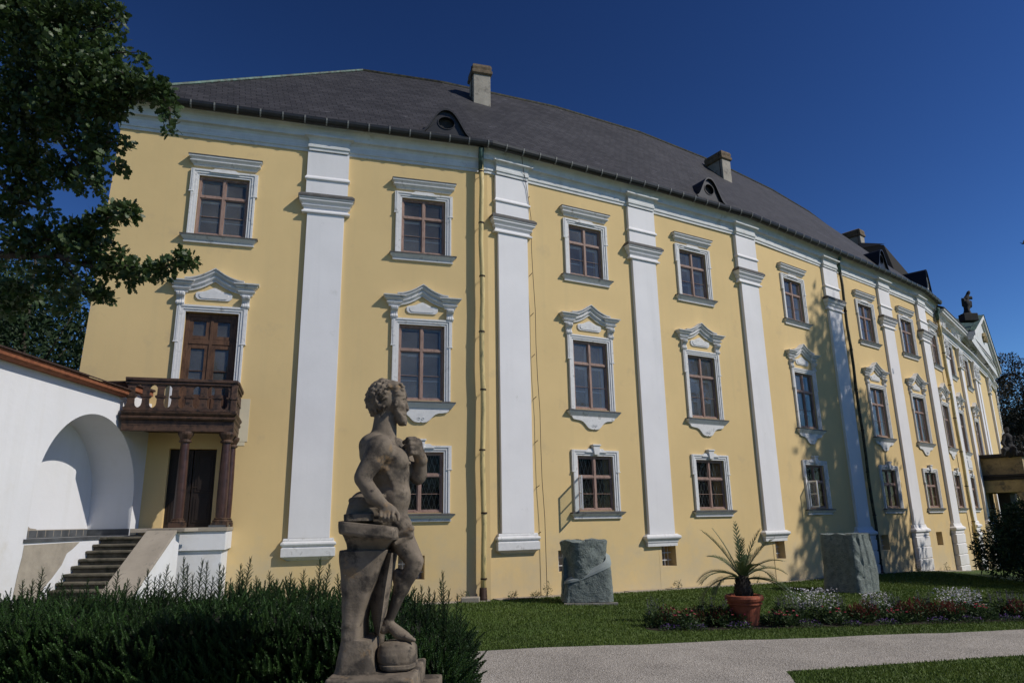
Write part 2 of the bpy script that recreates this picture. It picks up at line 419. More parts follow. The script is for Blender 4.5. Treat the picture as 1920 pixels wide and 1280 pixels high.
def slate():
    m = bpy.data.materials.new('roof_slates'); m.use_nodes = True
    nt = m.node_tree; nt.nodes.clear()
    out = nt.nodes.new('ShaderNodeOutputMaterial'); b = nt.nodes.new('ShaderNodeBsdfPrincipled')
    b.inputs['Roughness'].default_value = 0.65; b.inputs['Specular IOR Level'].default_value = 0.25
    uv = nt.nodes.new('ShaderNodeUVMap')
    br = nt.nodes.new('ShaderNodeTexBrick')
    br.inputs['Color1'].default_value = (0.029,0.028,0.031,1); br.inputs['Color2'].default_value = (0.048,0.046,0.050,1)
    br.inputs['Mortar'].default_value = (0.012,0.012,0.013,1); br.inputs['Scale'].default_value = 1.0
    br.inputs['Mortar Size'].default_value = 0.012; br.inputs['Brick Width'].default_value = 0.32; br.inputs['Row Height'].default_value = 0.20
    br.inputs['Mortar Smooth'].default_value = 0.3
    rot = nt.nodes.new('ShaderNodeMapping'); rot.inputs['Rotation'].default_value = (0, 0, radians(-6))
    nt.links.new(uv.outputs[0], rot.inputs[0])
    nt.links.new(rot.outputs[0], br.inputs['Vector'])
    n = nd(nt, 'ShaderNodeTexNoise', Scale=0.6, Detail=9.0, Roughness=0.7); nt.links.new(rot.outputs[0], n.inputs['Vector'])
    mr = nd(nt, 'ShaderNodeMapRange'); mr.inputs['From Min'].default_value = 0.3; mr.inputs['From Max'].default_value = 0.75
    mr.inputs['To Min'].default_value = 0.75; mr.inputs['To Max'].default_value = 1.35
    nt.links.new(n.outputs['Fac'], mr.inputs[0])
    mx = nt.nodes.new('ShaderNodeVectorMath'); mx.operation = 'SCALE'
    nt.links.new(br.outputs['Color'], mx.inputs[0]); nt.links.new(mr.outputs[0], mx.inputs['Scale'])
    # a few pale mended slates
    mp = nt.nodes.new('ShaderNodeMapping'); mp.inputs['Scale'].default_value = (1.1, 5.0, 1)
    nt.links.new(rot.outputs[0], mp.inputs[0])
    n2 = nd(nt, 'ShaderNodeTexNoise', Scale=1.3, Detail=4.0); nt.links.new(mp.outputs[0], n2.inputs['Vector'])
    m2 = nd(nt, 'ShaderNodeMapRange'); m2.inputs['From Min'].default_value = 0.70; m2.inputs['From Max'].default_value = 0.76
    nt.links.new(n2.outputs['Fac'], m2.inputs[0])
    mm = nt.nodes.new('ShaderNodeMix'); mm.data_type = 'RGBA'
    nt.links.new(m2.outputs[0], mm.inputs[0]); nt.links.new(mx.outputs[0], mm.inputs[6]); mm.inputs[7].default_value = (0.17,0.165,0.18,1)
    nt.links.new(mm.outputs[2], b.inputs['Base Color'])
    # each course laps the one below
    sp = nt.nodes.new('ShaderNodeSeparateXYZ'); nt.links.new(rot.outputs[0], sp.inputs[0])
    md = nd(nt, 'ShaderNodeMath', operation='PINGPONG'); 
    dv = nd(nt, 'ShaderNodeMath', operation='FRACT')
    ml = nd(nt, 'ShaderNodeMath', operation='MULTIPLY'); ml.inputs[1].default_value = 5.0
    nt.links.new(sp.outputs[1], ml.inputs[0]); nt.links.new(ml.outputs[0], dv.inputs[0])
    inv = nd(nt, 'ShaderNodeMath', operation='SUBTRACT'); inv.inputs[0].default_value = 1.0; nt.links.new(dv.outputs[0], inv.inputs[1])
    ad = nd(nt, 'ShaderNodeMath', operation='MULTIPLY'); nt.links.new(inv.outputs[0], ad.inputs[0])
    i2 = nd(nt, 'ShaderNodeMath', operation='SUBTRACT'); i2.inputs[0].default_value = 1.0; nt.links.new(br.outputs['Fac'], i2.inputs[1])
    nt.links.new(i2.outputs[0], ad.inputs[1])
    bp = nd(nt, 'ShaderNodeBump', Strength=0.6, Distance=0.02)
    nt.links.new(ad.outputs[0], bp.inputs['Height']); nt.links.new(bp.outputs[0], b.inputs['Normal'])
    nt.links.new(b.outputs[0], out.inputs[0])
    return m
M['slate'] = slate()

def glass(pane_haze, ior):
    m = bpy.data.materials.new('window_glass'); m.use_nodes = True
    nt = m.node_tree; nt.nodes.clear()
    out = nt.nodes.new('ShaderNodeOutputMaterial')
    t = nt.nodes.new('ShaderNodeBsdfTransparent'); t.inputs[0].default_value = (0.86,0.90,0.90,1)
    g = nt.nodes.new('ShaderNodeBsdfGlossy'); g.inputs['Roughness'].default_value = 0.02
    f = nd(nt, 'ShaderNodeFresnel', IOR=ior)
    geo = nt.nodes.new('ShaderNodeNewGeometry')
    n = nd(nt, 'ShaderNodeTexNoise', Scale=2.2, Detail=2.0); nt.links.new(geo.outputs['Position'], n.inputs['Vector'])
    bp = nd(nt, 'ShaderNodeBump', Strength=0.25, Distance=0.02); nt.links.new(n.outputs['Fac'], bp.inputs['Height'])
    nt.links.new(bp.outputs[0], g.inputs['Normal'])
    ms = nt.nodes.new('ShaderNodeMixShader')
    nt.links.new(f.outputs[0], ms.inputs[0]); nt.links.new(t.outputs[0], ms.inputs[1]); nt.links.new(g.outputs[0], ms.inputs[2])
    df = nt.nodes.new('ShaderNodeBsdfDiffuse'); df.inputs[0].default_value = (0.42, 0.43, 0.43, 1)  # grey diffuse pales the panes in place of light from the rooms
    n3 = nd(nt, 'ShaderNodeTexNoise', Scale=0.8, Detail=5.0); nt.links.new(geo.outputs['Position'], n3.inputs['Vector'])
    r3 = nd(nt, 'ShaderNodeMapRange'); r3.inputs['From Min'].default_value = 0.3; r3.inputs['From Max'].default_value = 0.7
    r3.inputs['To Min'].default_value = pane_haze*0.5; r3.inputs['To Max'].default_value = pane_haze*1.5; nt.links.new(n3.outputs['Fac'], r3.inputs[0])
    m2 = nt.nodes.new('ShaderNodeMixShader'); nt.links.new(r3.outputs[0], m2.inputs[0]); nt.links.new(ms.outputs[0], m2.inputs[1]); nt.links.new(df.outputs[0], m2.inputs[2])
    nt.links.new(m2.outputs[0], out.inputs[0])
    return m
M['glass'] = glass(0.15, 1.6)
M['glass_low'] = glass(0.015, 1.2)

# ================================================================== the ground
def gz(x):
    x = max(0.0, min(x, 26.0))
    return -2.05 - 0.018 * x - 0.003 * max(0.0, x - 12.0) ** 2
XB = [-400, -60, -20, -8, -4, -2, 0] + [i * 1.0 for i in range(1, 27)] + [40, 80, 400]
def sheet(name, ylo, yhi, xs, dz, m, nsub=1):
    b = MB()
    for i in range(len(xs) - 1):
        xa, xb_ = xs[i], xs[i+1]
        b.add([(xa, ylo(xa), gz(xa)+dz), (xb_, ylo(xb_), gz(xb_)+dz), (xb_, yhi(xb_), gz(xb_)+dz), (xa, yhi(xa), gz(xa)+dz)], [(0,1,2,3)])
    return tag(b.build(name, m), kind='structure')
sheet('lawn', lambda x: -300, lambda x: 700, XB, 0.0, M['lawn'])
path_far = lambda x: 12.33 + 0.222 * x + 0.04*sin(x*2.1) + 0.02*sin(x*5.3)
def path_near(x):
    if x < 3.45: return -14.0
    if x < 3.75: return 9.2 + (x - 3.45) * 4.6
    return 10.62 + 0.302 * (x - 3.8) + 0.02*sin(x*3.7)
PX = sorted(set([-12,-8,-6,-4,-3,-2,-1,0] + [i*0.5 for i in range(1,60)] + [3.45,3.5,3.55,3.6,3.65,3.7,3.75,3.8,3.9] + [40]))
sheet('gravel_path', path_near, path_far, PX, 0.004, M['gravel'])

# ================================================================== the palace
W = [(-11,16.69),(-5.25,18.41),(-0.68,19.75),(4.52,22.58),(9.02,25.29),(13.94,29.09),(17.88,32.18),(21.27,35.0),(23.4,37.3),(26.6,40.95),(30.1,45.0),(34.6,50.4),(39.7,57.0)]
WV = [Vector((x, y)) for x, y in W]
def segf(i):
    a, b = WV[i], WV[i+1]; t = (b - a).normalized(); n = Vector((t.y, -t.x))
    return a, t, n, (b - a).length
def wp(i, s, d=0.0, z=0.0):
    a, t, n, L = segf(i)
    p = a + t*s + n*d
    return Vector((p.x, p.y, z))
def wang(i):
    a, t, n, L = segf(i); return atan2(t.y, t.x)
def vang(i):
    """angle at vertex i"""
    return (wang(i-1) + wang(i)) / 2

PAL = thing('palace', 'long yellow baroque palace with white pilasters and dark slate roof', 'palace', (-0.68, 19.75, -2.05))
PO = wpos(PAL)
def local(name, mb, m, i, s, smooth=False, parent=PAL, ang=None, bevel=0):
    """a mesh drawn in facade coordinates (x along the wall, -y outward, z height) hung at wall point s of segment i"""
    base = wp(i, s)
    o = mb.build(name, m, None, origin=(0,0,0), smooth=smooth, bevel=bevel)
    o.parent = parent
    o.location = base - wpos(parent)
    o.rotation_euler = (0, 0, wang(i) if ang is None else ang)
    return o
def sub(name, mb, m, parent, smooth=False, bevel=0):
    o = mb.build(name, m, None, origin=(0,0,0), smooth=smooth, bevel=bevel)
    o.parent = parent
    return o

# ---- openings: segment, centre, half width, bottom, top, kind
UP, MID, LOW, BAS = (7.58, 9.30), (3.25, 5.41), (0.22, 1.83), (-1.47, -0.87)
HW = 0.65
CENT = {0: 3.26, 1: 2.80, 2: 3.57, 3: 2.40, 4: 3.14, 5: 2.95, 6: 2.27, 7: 1.93, 8: 2.85, 9: 3.20}
OPEN = {i: [] for i in range(12)}
for i, c in CENT.items():
    hw = HW if i < 8 else 0.62
    OPEN[i].append((c-hw, c+hw, UP[0], UP[1], 'up'))
    if i == 0:
        OPEN[i].append((c-hw, c+hw, 2.50, MID[1], 'bdoor'))
        OPEN[i].append((2.56, 3.66, -0.08, 1.86, 'door'))
    else:
        OPEN[i].append((c-hw, c+hw, MID[0], MID[1], 'mid'))
        OPEN[i].append((c-hw, c+hw, LOW[0], LOW[1], 'low'))
for i, c in ((1, 2.62), (2, 2.50), (3, 0.24), (4, 0.22), (5, 1.75), (6, 2.25)):
    OPEN[i].append((c-0.35, c+0.35, BAS[0], BAS[1], 'bas'))

ZB, ZT = -4.2, 11.05
wall = MB()
def corner_s(z):          # the end corner leans in slightly as it rises
    return 0.20 + 0.33 * (z + 2.0) / 12.0
for i in range(12):
    a, t, n, L = segf(i)
    ss = {0.0, L}; zs = {ZB, ZT, 3.0, 6.5}
    for o in OPEN[i]:
        ss |= {o[0], o[1]}; zs |= {o[2], o[3]}
    ss = sorted(ss); zs = sorted(zs)
    for j in range(len(ss)-1):
        for k in range(len(zs)-1):
            sm, zm = (ss[j]+ss[j+1])/2, (zs[k]+zs[k+1])/2
            if any(o[0] < sm < o[1] and o[2] < zm < o[3] for o in OPEN[i]): continue
            pts = []
            for s_, z_ in ((ss[j],zs[k]),(ss[j+1],zs[k]),(ss[j+1],zs[k+1]),(ss[j],zs[k+1])):
                if i == 0 and s_ == 0.0: s_ = corner_s(z_)
                pts.append(tuple(wp(i, s_, 0, z_)))
            wall.add(pts, [(0,1,2,3)])
    for o in OPEN[i]:                       # reveals
        dp = -0.52 if o[4] != 'bas' else -0.50
        if i == 0 and o[4] == 'door': dp = -0.35
        c = [(o[0],o[2]),(o[1],o[2]),(o[1],o[3]),(o[0],o[3])]
        for q in range(4):
            (s0,z0),(s1,z1) = c[q], c[(q+1)%4]
            wall.add([wp(i,s0,0,z0), wp(i,s1,0,z1), wp(i,s1,dp,z1), wp(i,s0,dp,z0)], [(0,1,2,3)])
FW = wall.build('facade_wall', M['yellow'], PAL)
# end wall and rear walls
bk = MB()
c0 = wp(0, corner_s(ZB), 0, ZB); c1 = wp(0, corner_s(ZT), 0, ZT)
a, t, n, L = segf(0)
off = Vector((-n.x, -n.y, 0)) * 10.0
bk.add([c0, c0+off, c1+off, c1], [(0,1,2,3)])
rear = [wp(0, 0.3, -10.0)] + [wp(i, 0, -10.0) for i in range(1, 12)] + [wp(11, 8.8, -10)]
for p, q in zip(rear[:-1], rear[1:]):
    bk.add([(p.x,p.y,ZB),(q.x,q.y,ZB),(q.x,q.y,ZT),(p.x,p.y,ZT)], [(3,2,1,0)])
e0, e1 = wp(11, 8.8), rear[-1]
bk.add([(e0.x,e0.y,ZB),(e1.x,e1.y,ZB),(e1.x,e1.y,ZT),(e0.x,e0.y,ZT)], [(0,1,2,3)])
bk.build('rear_wall', M['yellow'], PAL)

# ---- entablature swept along the wall, stepping forward over each pilaster
PIL = [(0, 6.0, None), (2, 0.82, None), (3, 0.0, 1), (4, 0.0, 1), (5, 0.0, 1), (6, 0.0, 1), (7, 0.0, 1)]   # (segment, s, at a vertex)
def offset_path(pts, d):
    out = []
    n = len(pts)
    for i in range(n):
        p = pts[i]
        if i == 0: tt = (pts[1]-pts[0]).normalized(); out.append(p + Vector((tt.y,-tt.x))*d); continue
        if i == n-1: tt = (pts[-1]-pts[-2]).normalized(); out.append(p + Vector((tt.y,-tt.x))*d); continue
        t0 = (p-pts[i-1]).normalized(); t1 = (pts[i+1]-p).normalized()
        n0 = Vector((t0.y,-t0.x)); n1 = Vector((t1.y,-t1.x))
        mdir = (n0+n1)
        if mdir.length < 0.2: out.append(p + n0*d); continue
        mdir.normalize()
        out.append(p + mdir * (d / max(0.35, mdir.dot(n0))))
    return out
def sweep(mb, pts, prof):
    rings = []
    for d, z in prof:
        rings.append([(q.x, q.y, z) for q in offset_path(pts, d)])
    n = len(pts); b = len(mb.v)
    for r in rings: mb.v.extend(r)
    for i in range(len(rings)-1):
        for j in range(n-1):
            mb.f.append((b+i*n+j, b+i*n+j+1, b+(i+1)*n+j+1, b+(i+1)*n+j))
    mb.f.append(tuple(b+i*n for i in range(len(rings)-1,-1,-1)))
    mb.f.append(tuple(b+i*n+n-1 for i in range(len(rings))))
PD = 0.10                       # how far a pilaster stands out
def jog(path, i, s, hw, d, vertex=False):
    """append the four corners of a break-forward centred on s of segment i"""
    if vertex:                  # on a bend: lies along the mean direction
        ang = vang(i); t = Vector((cos(ang), sin(ang))); c = WV[i]
        n = Vector((t.y,-t.x)); back = -0.01
        path += [c - t*hw + n*back, c - t*hw + n*d, c + t*hw + n*d, c + t*hw + n*back]
    else:
        a, t, n, L = segf(i); c = a + t*s
        path += [c - t*hw, c - t*hw + n*d, c + t*hw + n*d, c + t*hw]
start = wp(0, corner_s(10.5)); 
ep = [Vector((start.x, start.y))]
jog(ep, 0, 6.0, 0.52, PD)
ep.append(WV[2])
jog(ep, 2, 0.82, 0.52, PD)
for v in (3,4,5,6,7): jog(ep, v, 0, 0.52, PD, True)
ep.append(WV[8])
# wrap round the end corner
a, t, n, L = segf(0)
ep = [Vector((start.x, start.y)) + Vector((-n.x,-n.y))*10] + ep
ent = MB()
sweep(ent, ep, [(-0.05,10.42),(0.035,10.42),(0.035,10.50),(0.065,10.52),(0.065,10.60),(0.05,10.62),(0.05,10.74),(0.09,10.80),(0.17,10.83),(0.17,10.88),(-0.05,10.88)])
ent.build('architrave', M['cornice'], PAL)
plain = [Vector((start.x, start.y)) + Vector((-n.x,-n.y))*10, Vector((start.x, start.y)), WV[1]] + [WV[i] for i in range(2, 9)]
cor = MB()
sweep(cor, plain, [(-0.05,10.883),(0.14,10.883),(0.15,10.95),(0.17,11.01),(0.21,11.06),(0.26,11.10),(0.31,11.12),(0.31,11.16),(-0.05,11.16)])
cor.build('cornice', M['cornice'], PAL)
fl = MB()
sweep(fl, plain, [(0.20,11.162),(0.33,11.145),(0.34,11.165),(0.34,11.183),(0.20,11.185)])
fl.build('cornice_flashing', M['copper'], PAL)

# ---- gutter
gp = offset_path(plain, 0.41)
def gut_path(path):
    out = []
    for j in range(len(path)-1):
        p, q = path[j], path[j+1]; k = max(1, int((q-p).length/0.8))
        for u in range(k): out.append(p.lerp(q, u/k))
    out.append(path[-1]); return out
g = MB()
gpp = gut_path(gp[1:])
rs = []
for j, p in enumerate(gpp):
    tt = (gpp[min(j+1,len(gpp)-1)] - gpp[max(j-1,0)]).normalized(); nn = Vector((tt.y,-tt.x))
    r = []
    for k in range(9):
        a_ = pi + pi*k/8
        q = p + nn * (0.12*cos(a_)); r.append((q.x, q.y, 11.275 + 0.185*sin(a_)))
    for k in range(9):
        a_ = 2*pi - pi*k/8
        q = p + nn * (0.11*cos(a_)); r.append((q.x, q.y, 11.275 + 0.172*sin(a_)))
    rs.append(r)
g.rings(rs)
GUT = g.build('gutter', M['gutter'], PAL, smooth=False)
# strap brackets, one mesh copied along the run
sb = MB()
arc = [(-0.135*cos(pi*k/8), -0.203*sin(pi*k/8)) for k in range(9)]
arc2 = [(-0.122*cos(pi*k/8), -0.187*sin(pi*k/8)) for k in range(9)]
pts_ = [(y, z) for y, z in arc] + [(y, z) for y, z in reversed(arc2)]
sb.prism_x(pts_, -0.02, 0.02)
sb.box(-0.014,0.014,0.0,0.22,0.01,0.02)
B0 = None
k = 0; dist = 0.0; nextd = 0.35
for j in range(1, len(gp)-1):
    p, q = gp[j], gp[j+1]; L_ = (q-p).length; tt = (q-p).normalized()
    while nextd < L_:
        c = p + tt*nextd
        if B0 is None:
            B0 = sb.build('gutter_bracket', M['strap'], None, origin=(0,0,0)); B0.parent = PAL; o = B0
        else:
            o = B0.copy(); COL.objects.link(o); o.parent = PAL
        o.location = Vector((c.x, c.y, 11.275)) - PO; o.rotation_euler = (0,0,atan2(tt.y,tt.x))
        nextd += 0.60
    nextd -= L_

# ---- roof
ZE, ZR, SB, EO = 11.27, 17.2, 5.0, 0.36
def roofpt(i, s, perp):
    return wp(i, s, -perp, ZE + (ZR-ZE)*(perp+EO)/(SB+EO))
eave = offset_path([WV[i] if i else Vector((wp(0,0.5).x, wp(0,0.5).y)) for i in range(0,9)], EO)
ridge = offset_path([WV[i] for i in range(0,9)], -SB)
a, t, n, L = segf(0)
e00 = eave[0] - t*EO
apex = Vector((-5.59, 23.57)); ZA = 16.9
rf = MB(); uvs = []
def quad_uv(mb, pts, u0, u1):
    mb.add(pts, [tuple(range(len(pts)))])
roof_me_v = []; roof_f = []; roof_uv = []
RZ = {2:16.88, 3:17.32, 4:17.5, 5:17.78, 6:17.74, 7:17.54}
def rface(P, uv):
    b = len(roof_me_v); roof_me_v.extend([tuple(p) for p in P]); roof_f.append(tuple(range(b, b+len(P)))); roof_uv.extend(uv)
SL = hypot(SB+EO, ZR-ZE)
cum = 0
V3 = lambda p, z: Vector((p.x, p.y, z))
# front slope: first piece (hip triangle + strip)
pe = [e00] + eave[1:]
pr = [apex] + ridge[2:]
pe2 = [e00, eave[1]] + eave[2:]
rface([V3(e00,ZE), V3(eave[1],ZE), V3(apex,ZA)], [(0,0), ((eave[1]-e00).length,0), ((apex-e00).dot(t),SL)])
cum = (eave[1]-e00).length
u_r = (apex-e00).dot(t)
rface([V3(eave[1],ZE), V3(eave[2],ZE), V3(ridge[2],RZ[2]), V3(apex,ZA)], [(cum,0),(cum+(eave[2]-eave[1]).length,0),(cum+(eave[2]-eave[1]).length-1.0,SL),(u_r,SL)])
cum += (eave[2]-eave[1]).length
for j in range(2, 8):
    l0 = (eave[j+1]-eave[j]).length; l1 = (ridge[j+1]-ridge[j]).length
    if j < 7:
        rface([V3(eave[j],ZE), V3(eave[j+1],ZE), V3(ridge[j+1],RZ[j+1]), V3(ridge[j],RZ[j])], [(cum,0),(cum+l0,0),(cum+(l0+l1)/2,SL),(cum+(l0-l1)/2,SL)])
        cum += l0
# end hip on the left
bl = e00 + Vector((-n.x,-n.y)) * (10+2*EO)
rface([V3(bl,ZE), V3(e00,ZE), V3(apex,ZA)], [(0,0),(11,0),(5.5,SL)])
# rear slopes
re = offset_path([WV[i] for i in range(0,9)], -SB*2-EO)
rface([V3(re[1],ZE), V3(bl,ZE), V3(apex,ZA)], [(0,0),(6,0),(5,SL)])
rface([V3(re[2],ZE), V3(re[1],ZE), V3(apex,ZA), V3(ridge[2],RZ[2])], [(0,0),(5,0),(5,SL),(0,SL)])
for j in range(2, 7):
    rface([V3(re[j+1],ZE), V3(re[j],ZE), V3(ridge[j],RZ[j]), V3(ridge[j+1],RZ[j+1])], [(0,0),(5,0),(5,SL),(0,SL)])
# last bay: hipped down towards the pavilion, with the slightly taller roof of the wing behind it
_u, _w = ray(1586, 450)
RE = Vector((_u*ZR/_w, ZR/_w, ZR))
e8 = V3(eave[8], ZE)
rface([V3(eave[7],ZE), e8, RE, V3(ridge[7],RZ[7])], [(cum,0),(cum+3,0),(cum+1,SL),(cum,SL)])
rface([e8, V3(wp(8,0.0,-9.0),ZE), RE], [(0,0),(8,0),(3,SL)])
rme = bpy.data.meshes.new('roof')
rme.from_pydata([tuple(Vector(p)-PO) for p in roof_me_v], [], roof_f)
uvl = rme.uv_layers.new(name='UVMap')
for k_, uv_ in enumerate(roof_uv): uvl.data[k_].uv = uv_
ROOF = finish('roof', rme, M['slate'], PAL)
# eaves board closing the roof edge
ebd = MB(); sweep(ebd, plain, [(0.0,11.19),(0.31,11.19),(0.33,11.262),(0.0,11.262)]); ebd.build('eaves_board', M['gutter'], PAL)
# ridge and hip flashing
rc = MB()
rc.tube([V3(e00,ZE+0.03), V3(apex,ZA+0.03)], 0.055, 6)
o = rc.build('hip_flashing', M['copper'], ROOF)
rc = MB()
rc.tube([V3(apex,ZA+0.02)] + [V3(ridge[j],RZ[j]+0.02) for j in range(2,8)] + [RE + Vector((0,0,0.02))], 0.06, 6)
rc.build('ridge_flashing', M['pipe_dark'], ROOF)
# ridge clips
cl = MB(); cl.box(-0.02,0.02,-0.02,0.02,0,0.16)
for j in range(0, 0): pass

# taller roof of the wing where the main ridge ends
wr = MB()
def atu(px_, py_, x, y):                       # a roof corner at plan point x, y whose height the photograph gives
    return Vector((x, y, ray(px_, py_)[1]*y))
Cc = Vector((23.45, 37.75, 12.0)); Bb = atu(1657,459, 21.95,38.5); Aa = atu(1607,457, 20.75,39.0); Dd = Vector((20.6,38.9,14.6)); Ee = Vector((22.2,37.9,12.6))
wr.add([Dd, Ee, Cc, Bb, Aa], [(0,1,2,3,4)])
wr.build('wing_roof_side', M['slate'], PAL)
wr = MB(); e_ = Vector((5,7,-2.5))
wr.add([Bb, Cc, Cc+e_, Bb+e_, Aa, Aa+e_+Vector((-3,0,0)), Dd, Dd+e_], [(0,1,2,3),(4,0,3,5),(6,4,5,7)])
wr.add([Aa+Vector((-0.25,-0.3,-0.9)), Aa+Vector((0.1,-0.25,-0.35)), Bb+Vector((0.05,-0.1,0.03)), Aa+Vector((0.0,-0.1,0.03))], [(0,1,2,3)])
wr.build('wing_roof', M['gutter'], PAL)  # near-black material puts this roof face's shade into its colour

# ---- dormers
def dormer(i, s, d, zb, w, h, big=False):
    """bell-shaped dormer front of slate round an oval opening"""
    prof = []
    N = 18
    for k in range(N+1):
        x = -1 + 2*k/N
        a_ = abs(x)
        z = h * (0.5+0.5*cos(pi*min(1, a_**1.2)))
        
        prof.append((x*w/2, z))
    m_ = MB()
    n_ = len(prof)
    # front ring between bell outline and oval hole
    hole = []
    r0 = 0.165*w; hz = h*0.50
    for k in range(n_):
        a_ = pi - pi*k/(n_-1)
        hole.append((cos(a_)*r0, hz + sin(a_)*h*0.24))
    hole_b = [(x, 2*hz - z) for x, z in hole]
    vs = [(x, 0, z) for x, z in prof] + [(x, 0, z) for x, z in hole]
    fs = [(k, k+1, n_+k+1, n_+k) for k in range(n_-1)]
    m_.add(vs, fs)
    m_.add([(x,0,0 if True else z) for x, z in prof] + [(x,0,z) for x, z in hole_b], [(k, n_+k, n_+k+1, k+1) for k in range(n_-1)])
    m_.add([(prof[0][0],0,0),(prof[0][0],0,prof[0][1]),(hole[0][0],0,hz)], [(0,1,2)])
    m_.add([(prof[-1][0],0,0),(hole[-1][0],0,hz),(prof[-1][0],0,prof[-1][1])], [(0,1,2)])
    # hood going back into the roof
    dep = h*(SB+EO)/(ZR-ZE)
    vs = []
    for x, z in prof: vs.append((x*1.04, -0.09, z+0.03))
    for x, z in prof: vs.append((x*0.9, z*(SB+EO)/(ZR-ZE)+0.02, z+0.03))
    m_.add(vs, [(k, k+1, n_+k+1, n_+k) for k in range(n_-1)])
    vs = []
    for x, z in prof: vs.append((x*1.04, -0.09, z+0.03))
    for x, z in prof: vs.append((x*1.0, -0.09, z-0.03))
    m_.add(vs, [(k+1, k, n_+k, n_+k+1) for k in range(n_-1)])
    vs = [(x*1.0, -0.09, z-0.03) for x, z in prof] + [(x, 0, z-0.03) for x, z in prof]
    m_.add(vs, [(k, k+1, n_+k+1, n_+k) for k in range(n_-1)])
    o = m_.build('dormer', M['gutter'] if not big else M['gutter'], None, origin=(0,0,0))
    o.parent = ROOF
    p = wp(i, s, d, zb)
    o.location = p - PO; o.rotation_euler = (0,0,wang(i))
    f = MB()
    full = [(cos(2*pi*k/24)*r0, hz + sin(2*pi*k/24)*h*0.24) for k in range(24)]
    rr = []
    for sc_, y in ((1.08,-0.005),(1.08,-0.02),(0.97,-0.02),(0.97,0.10)):
        rr.append([(x*sc_, y, hz+(z-hz)*sc_) for x, z in full])
    f.rings(rr, False, False)
    sub('dormer_window_rim', f, M['gutter'] if not big else M['cornice'], o)
    f = MB(); f.add([(x, 0.12, z) for x, z in full], [tuple(range(24))])
    sub('dormer_hole_shade', f, M['bronze'], o)  # near-black sheet stands for the shade inside the hole
    return o
dormer(1, 3.45, 0.08, 11.50, 1.55, 0.86)
dormer(3, 3.60, 0.02, 11.62, 1.45, 0.88)
dormer(6, 0.55, 0.0, 11.66, 1.25, 0.95)
dormer(7, 2.35, 0.1, 11.50, 1.3, 1.5, True)

# ---- chimneys
def chimney(i, s, perp, w, dp, z0, z1, xy=None):
    m_ = MB(); m_.box(-w/2, w/2, -dp/2, dp/2, z0, z1)
    o = m_.build('chimney', M['render'], None, origin=(0,0,0), bevel=0.02)
    o.parent = ROOF; o.location = (wp(i, s, -perp, 0) if xy is None else Vector((*xy, 0))) - PO; o.rotation_euler = (0,0,wang(i))
    c = MB()
    c.rings([[(-w/2-e,-dp/2-e,z),(w/2+e,-dp/2-e,z),(w/2+e,dp/2+e,z),(-w/2-e,dp/2+e,z)] for e, z in ((0.01,z1-0.28),(0.07,z1-0.22),(0.07,z1-0.10),(0.03,z1-0.08),(0.05,z1+0.05),(0.02,z1+0.16),(-0.12,z1+0.24))])
    sub('chimney_cap', c, M['chimcap'], o, bevel=0.015)
    r_ = MB(); r_.tube([(-w/2-0.06,-dp/2+0.1,z0),(-w/2-0.06,-dp/2+0.1,z1+0.1)], 0.015, 5)
    for k in range(5):
        zz = z1 - 0.1 - 0.35*k
        r_.tube([(-w/2-0.01,-dp/2+0.1,zz),(-w/2-0.06,-dp/2+0.1,zz)], 0.01, 5)
    sub('chimney_ladder', r_, M['iron'], o)
    return o
chimney(1, 5.50, 3.9, 0.66, 0.72, 14.8, 16.75)
chimney(3, 8.55, 3.7, 0.56, 1.0, 14.2, 16.45)
_cc = at(1596, 437, 39.6)
chimney(6, 0, 0, 0.55, 1.2, 13.6, _cc.z-0.15, (_cc.x, _cc.y))

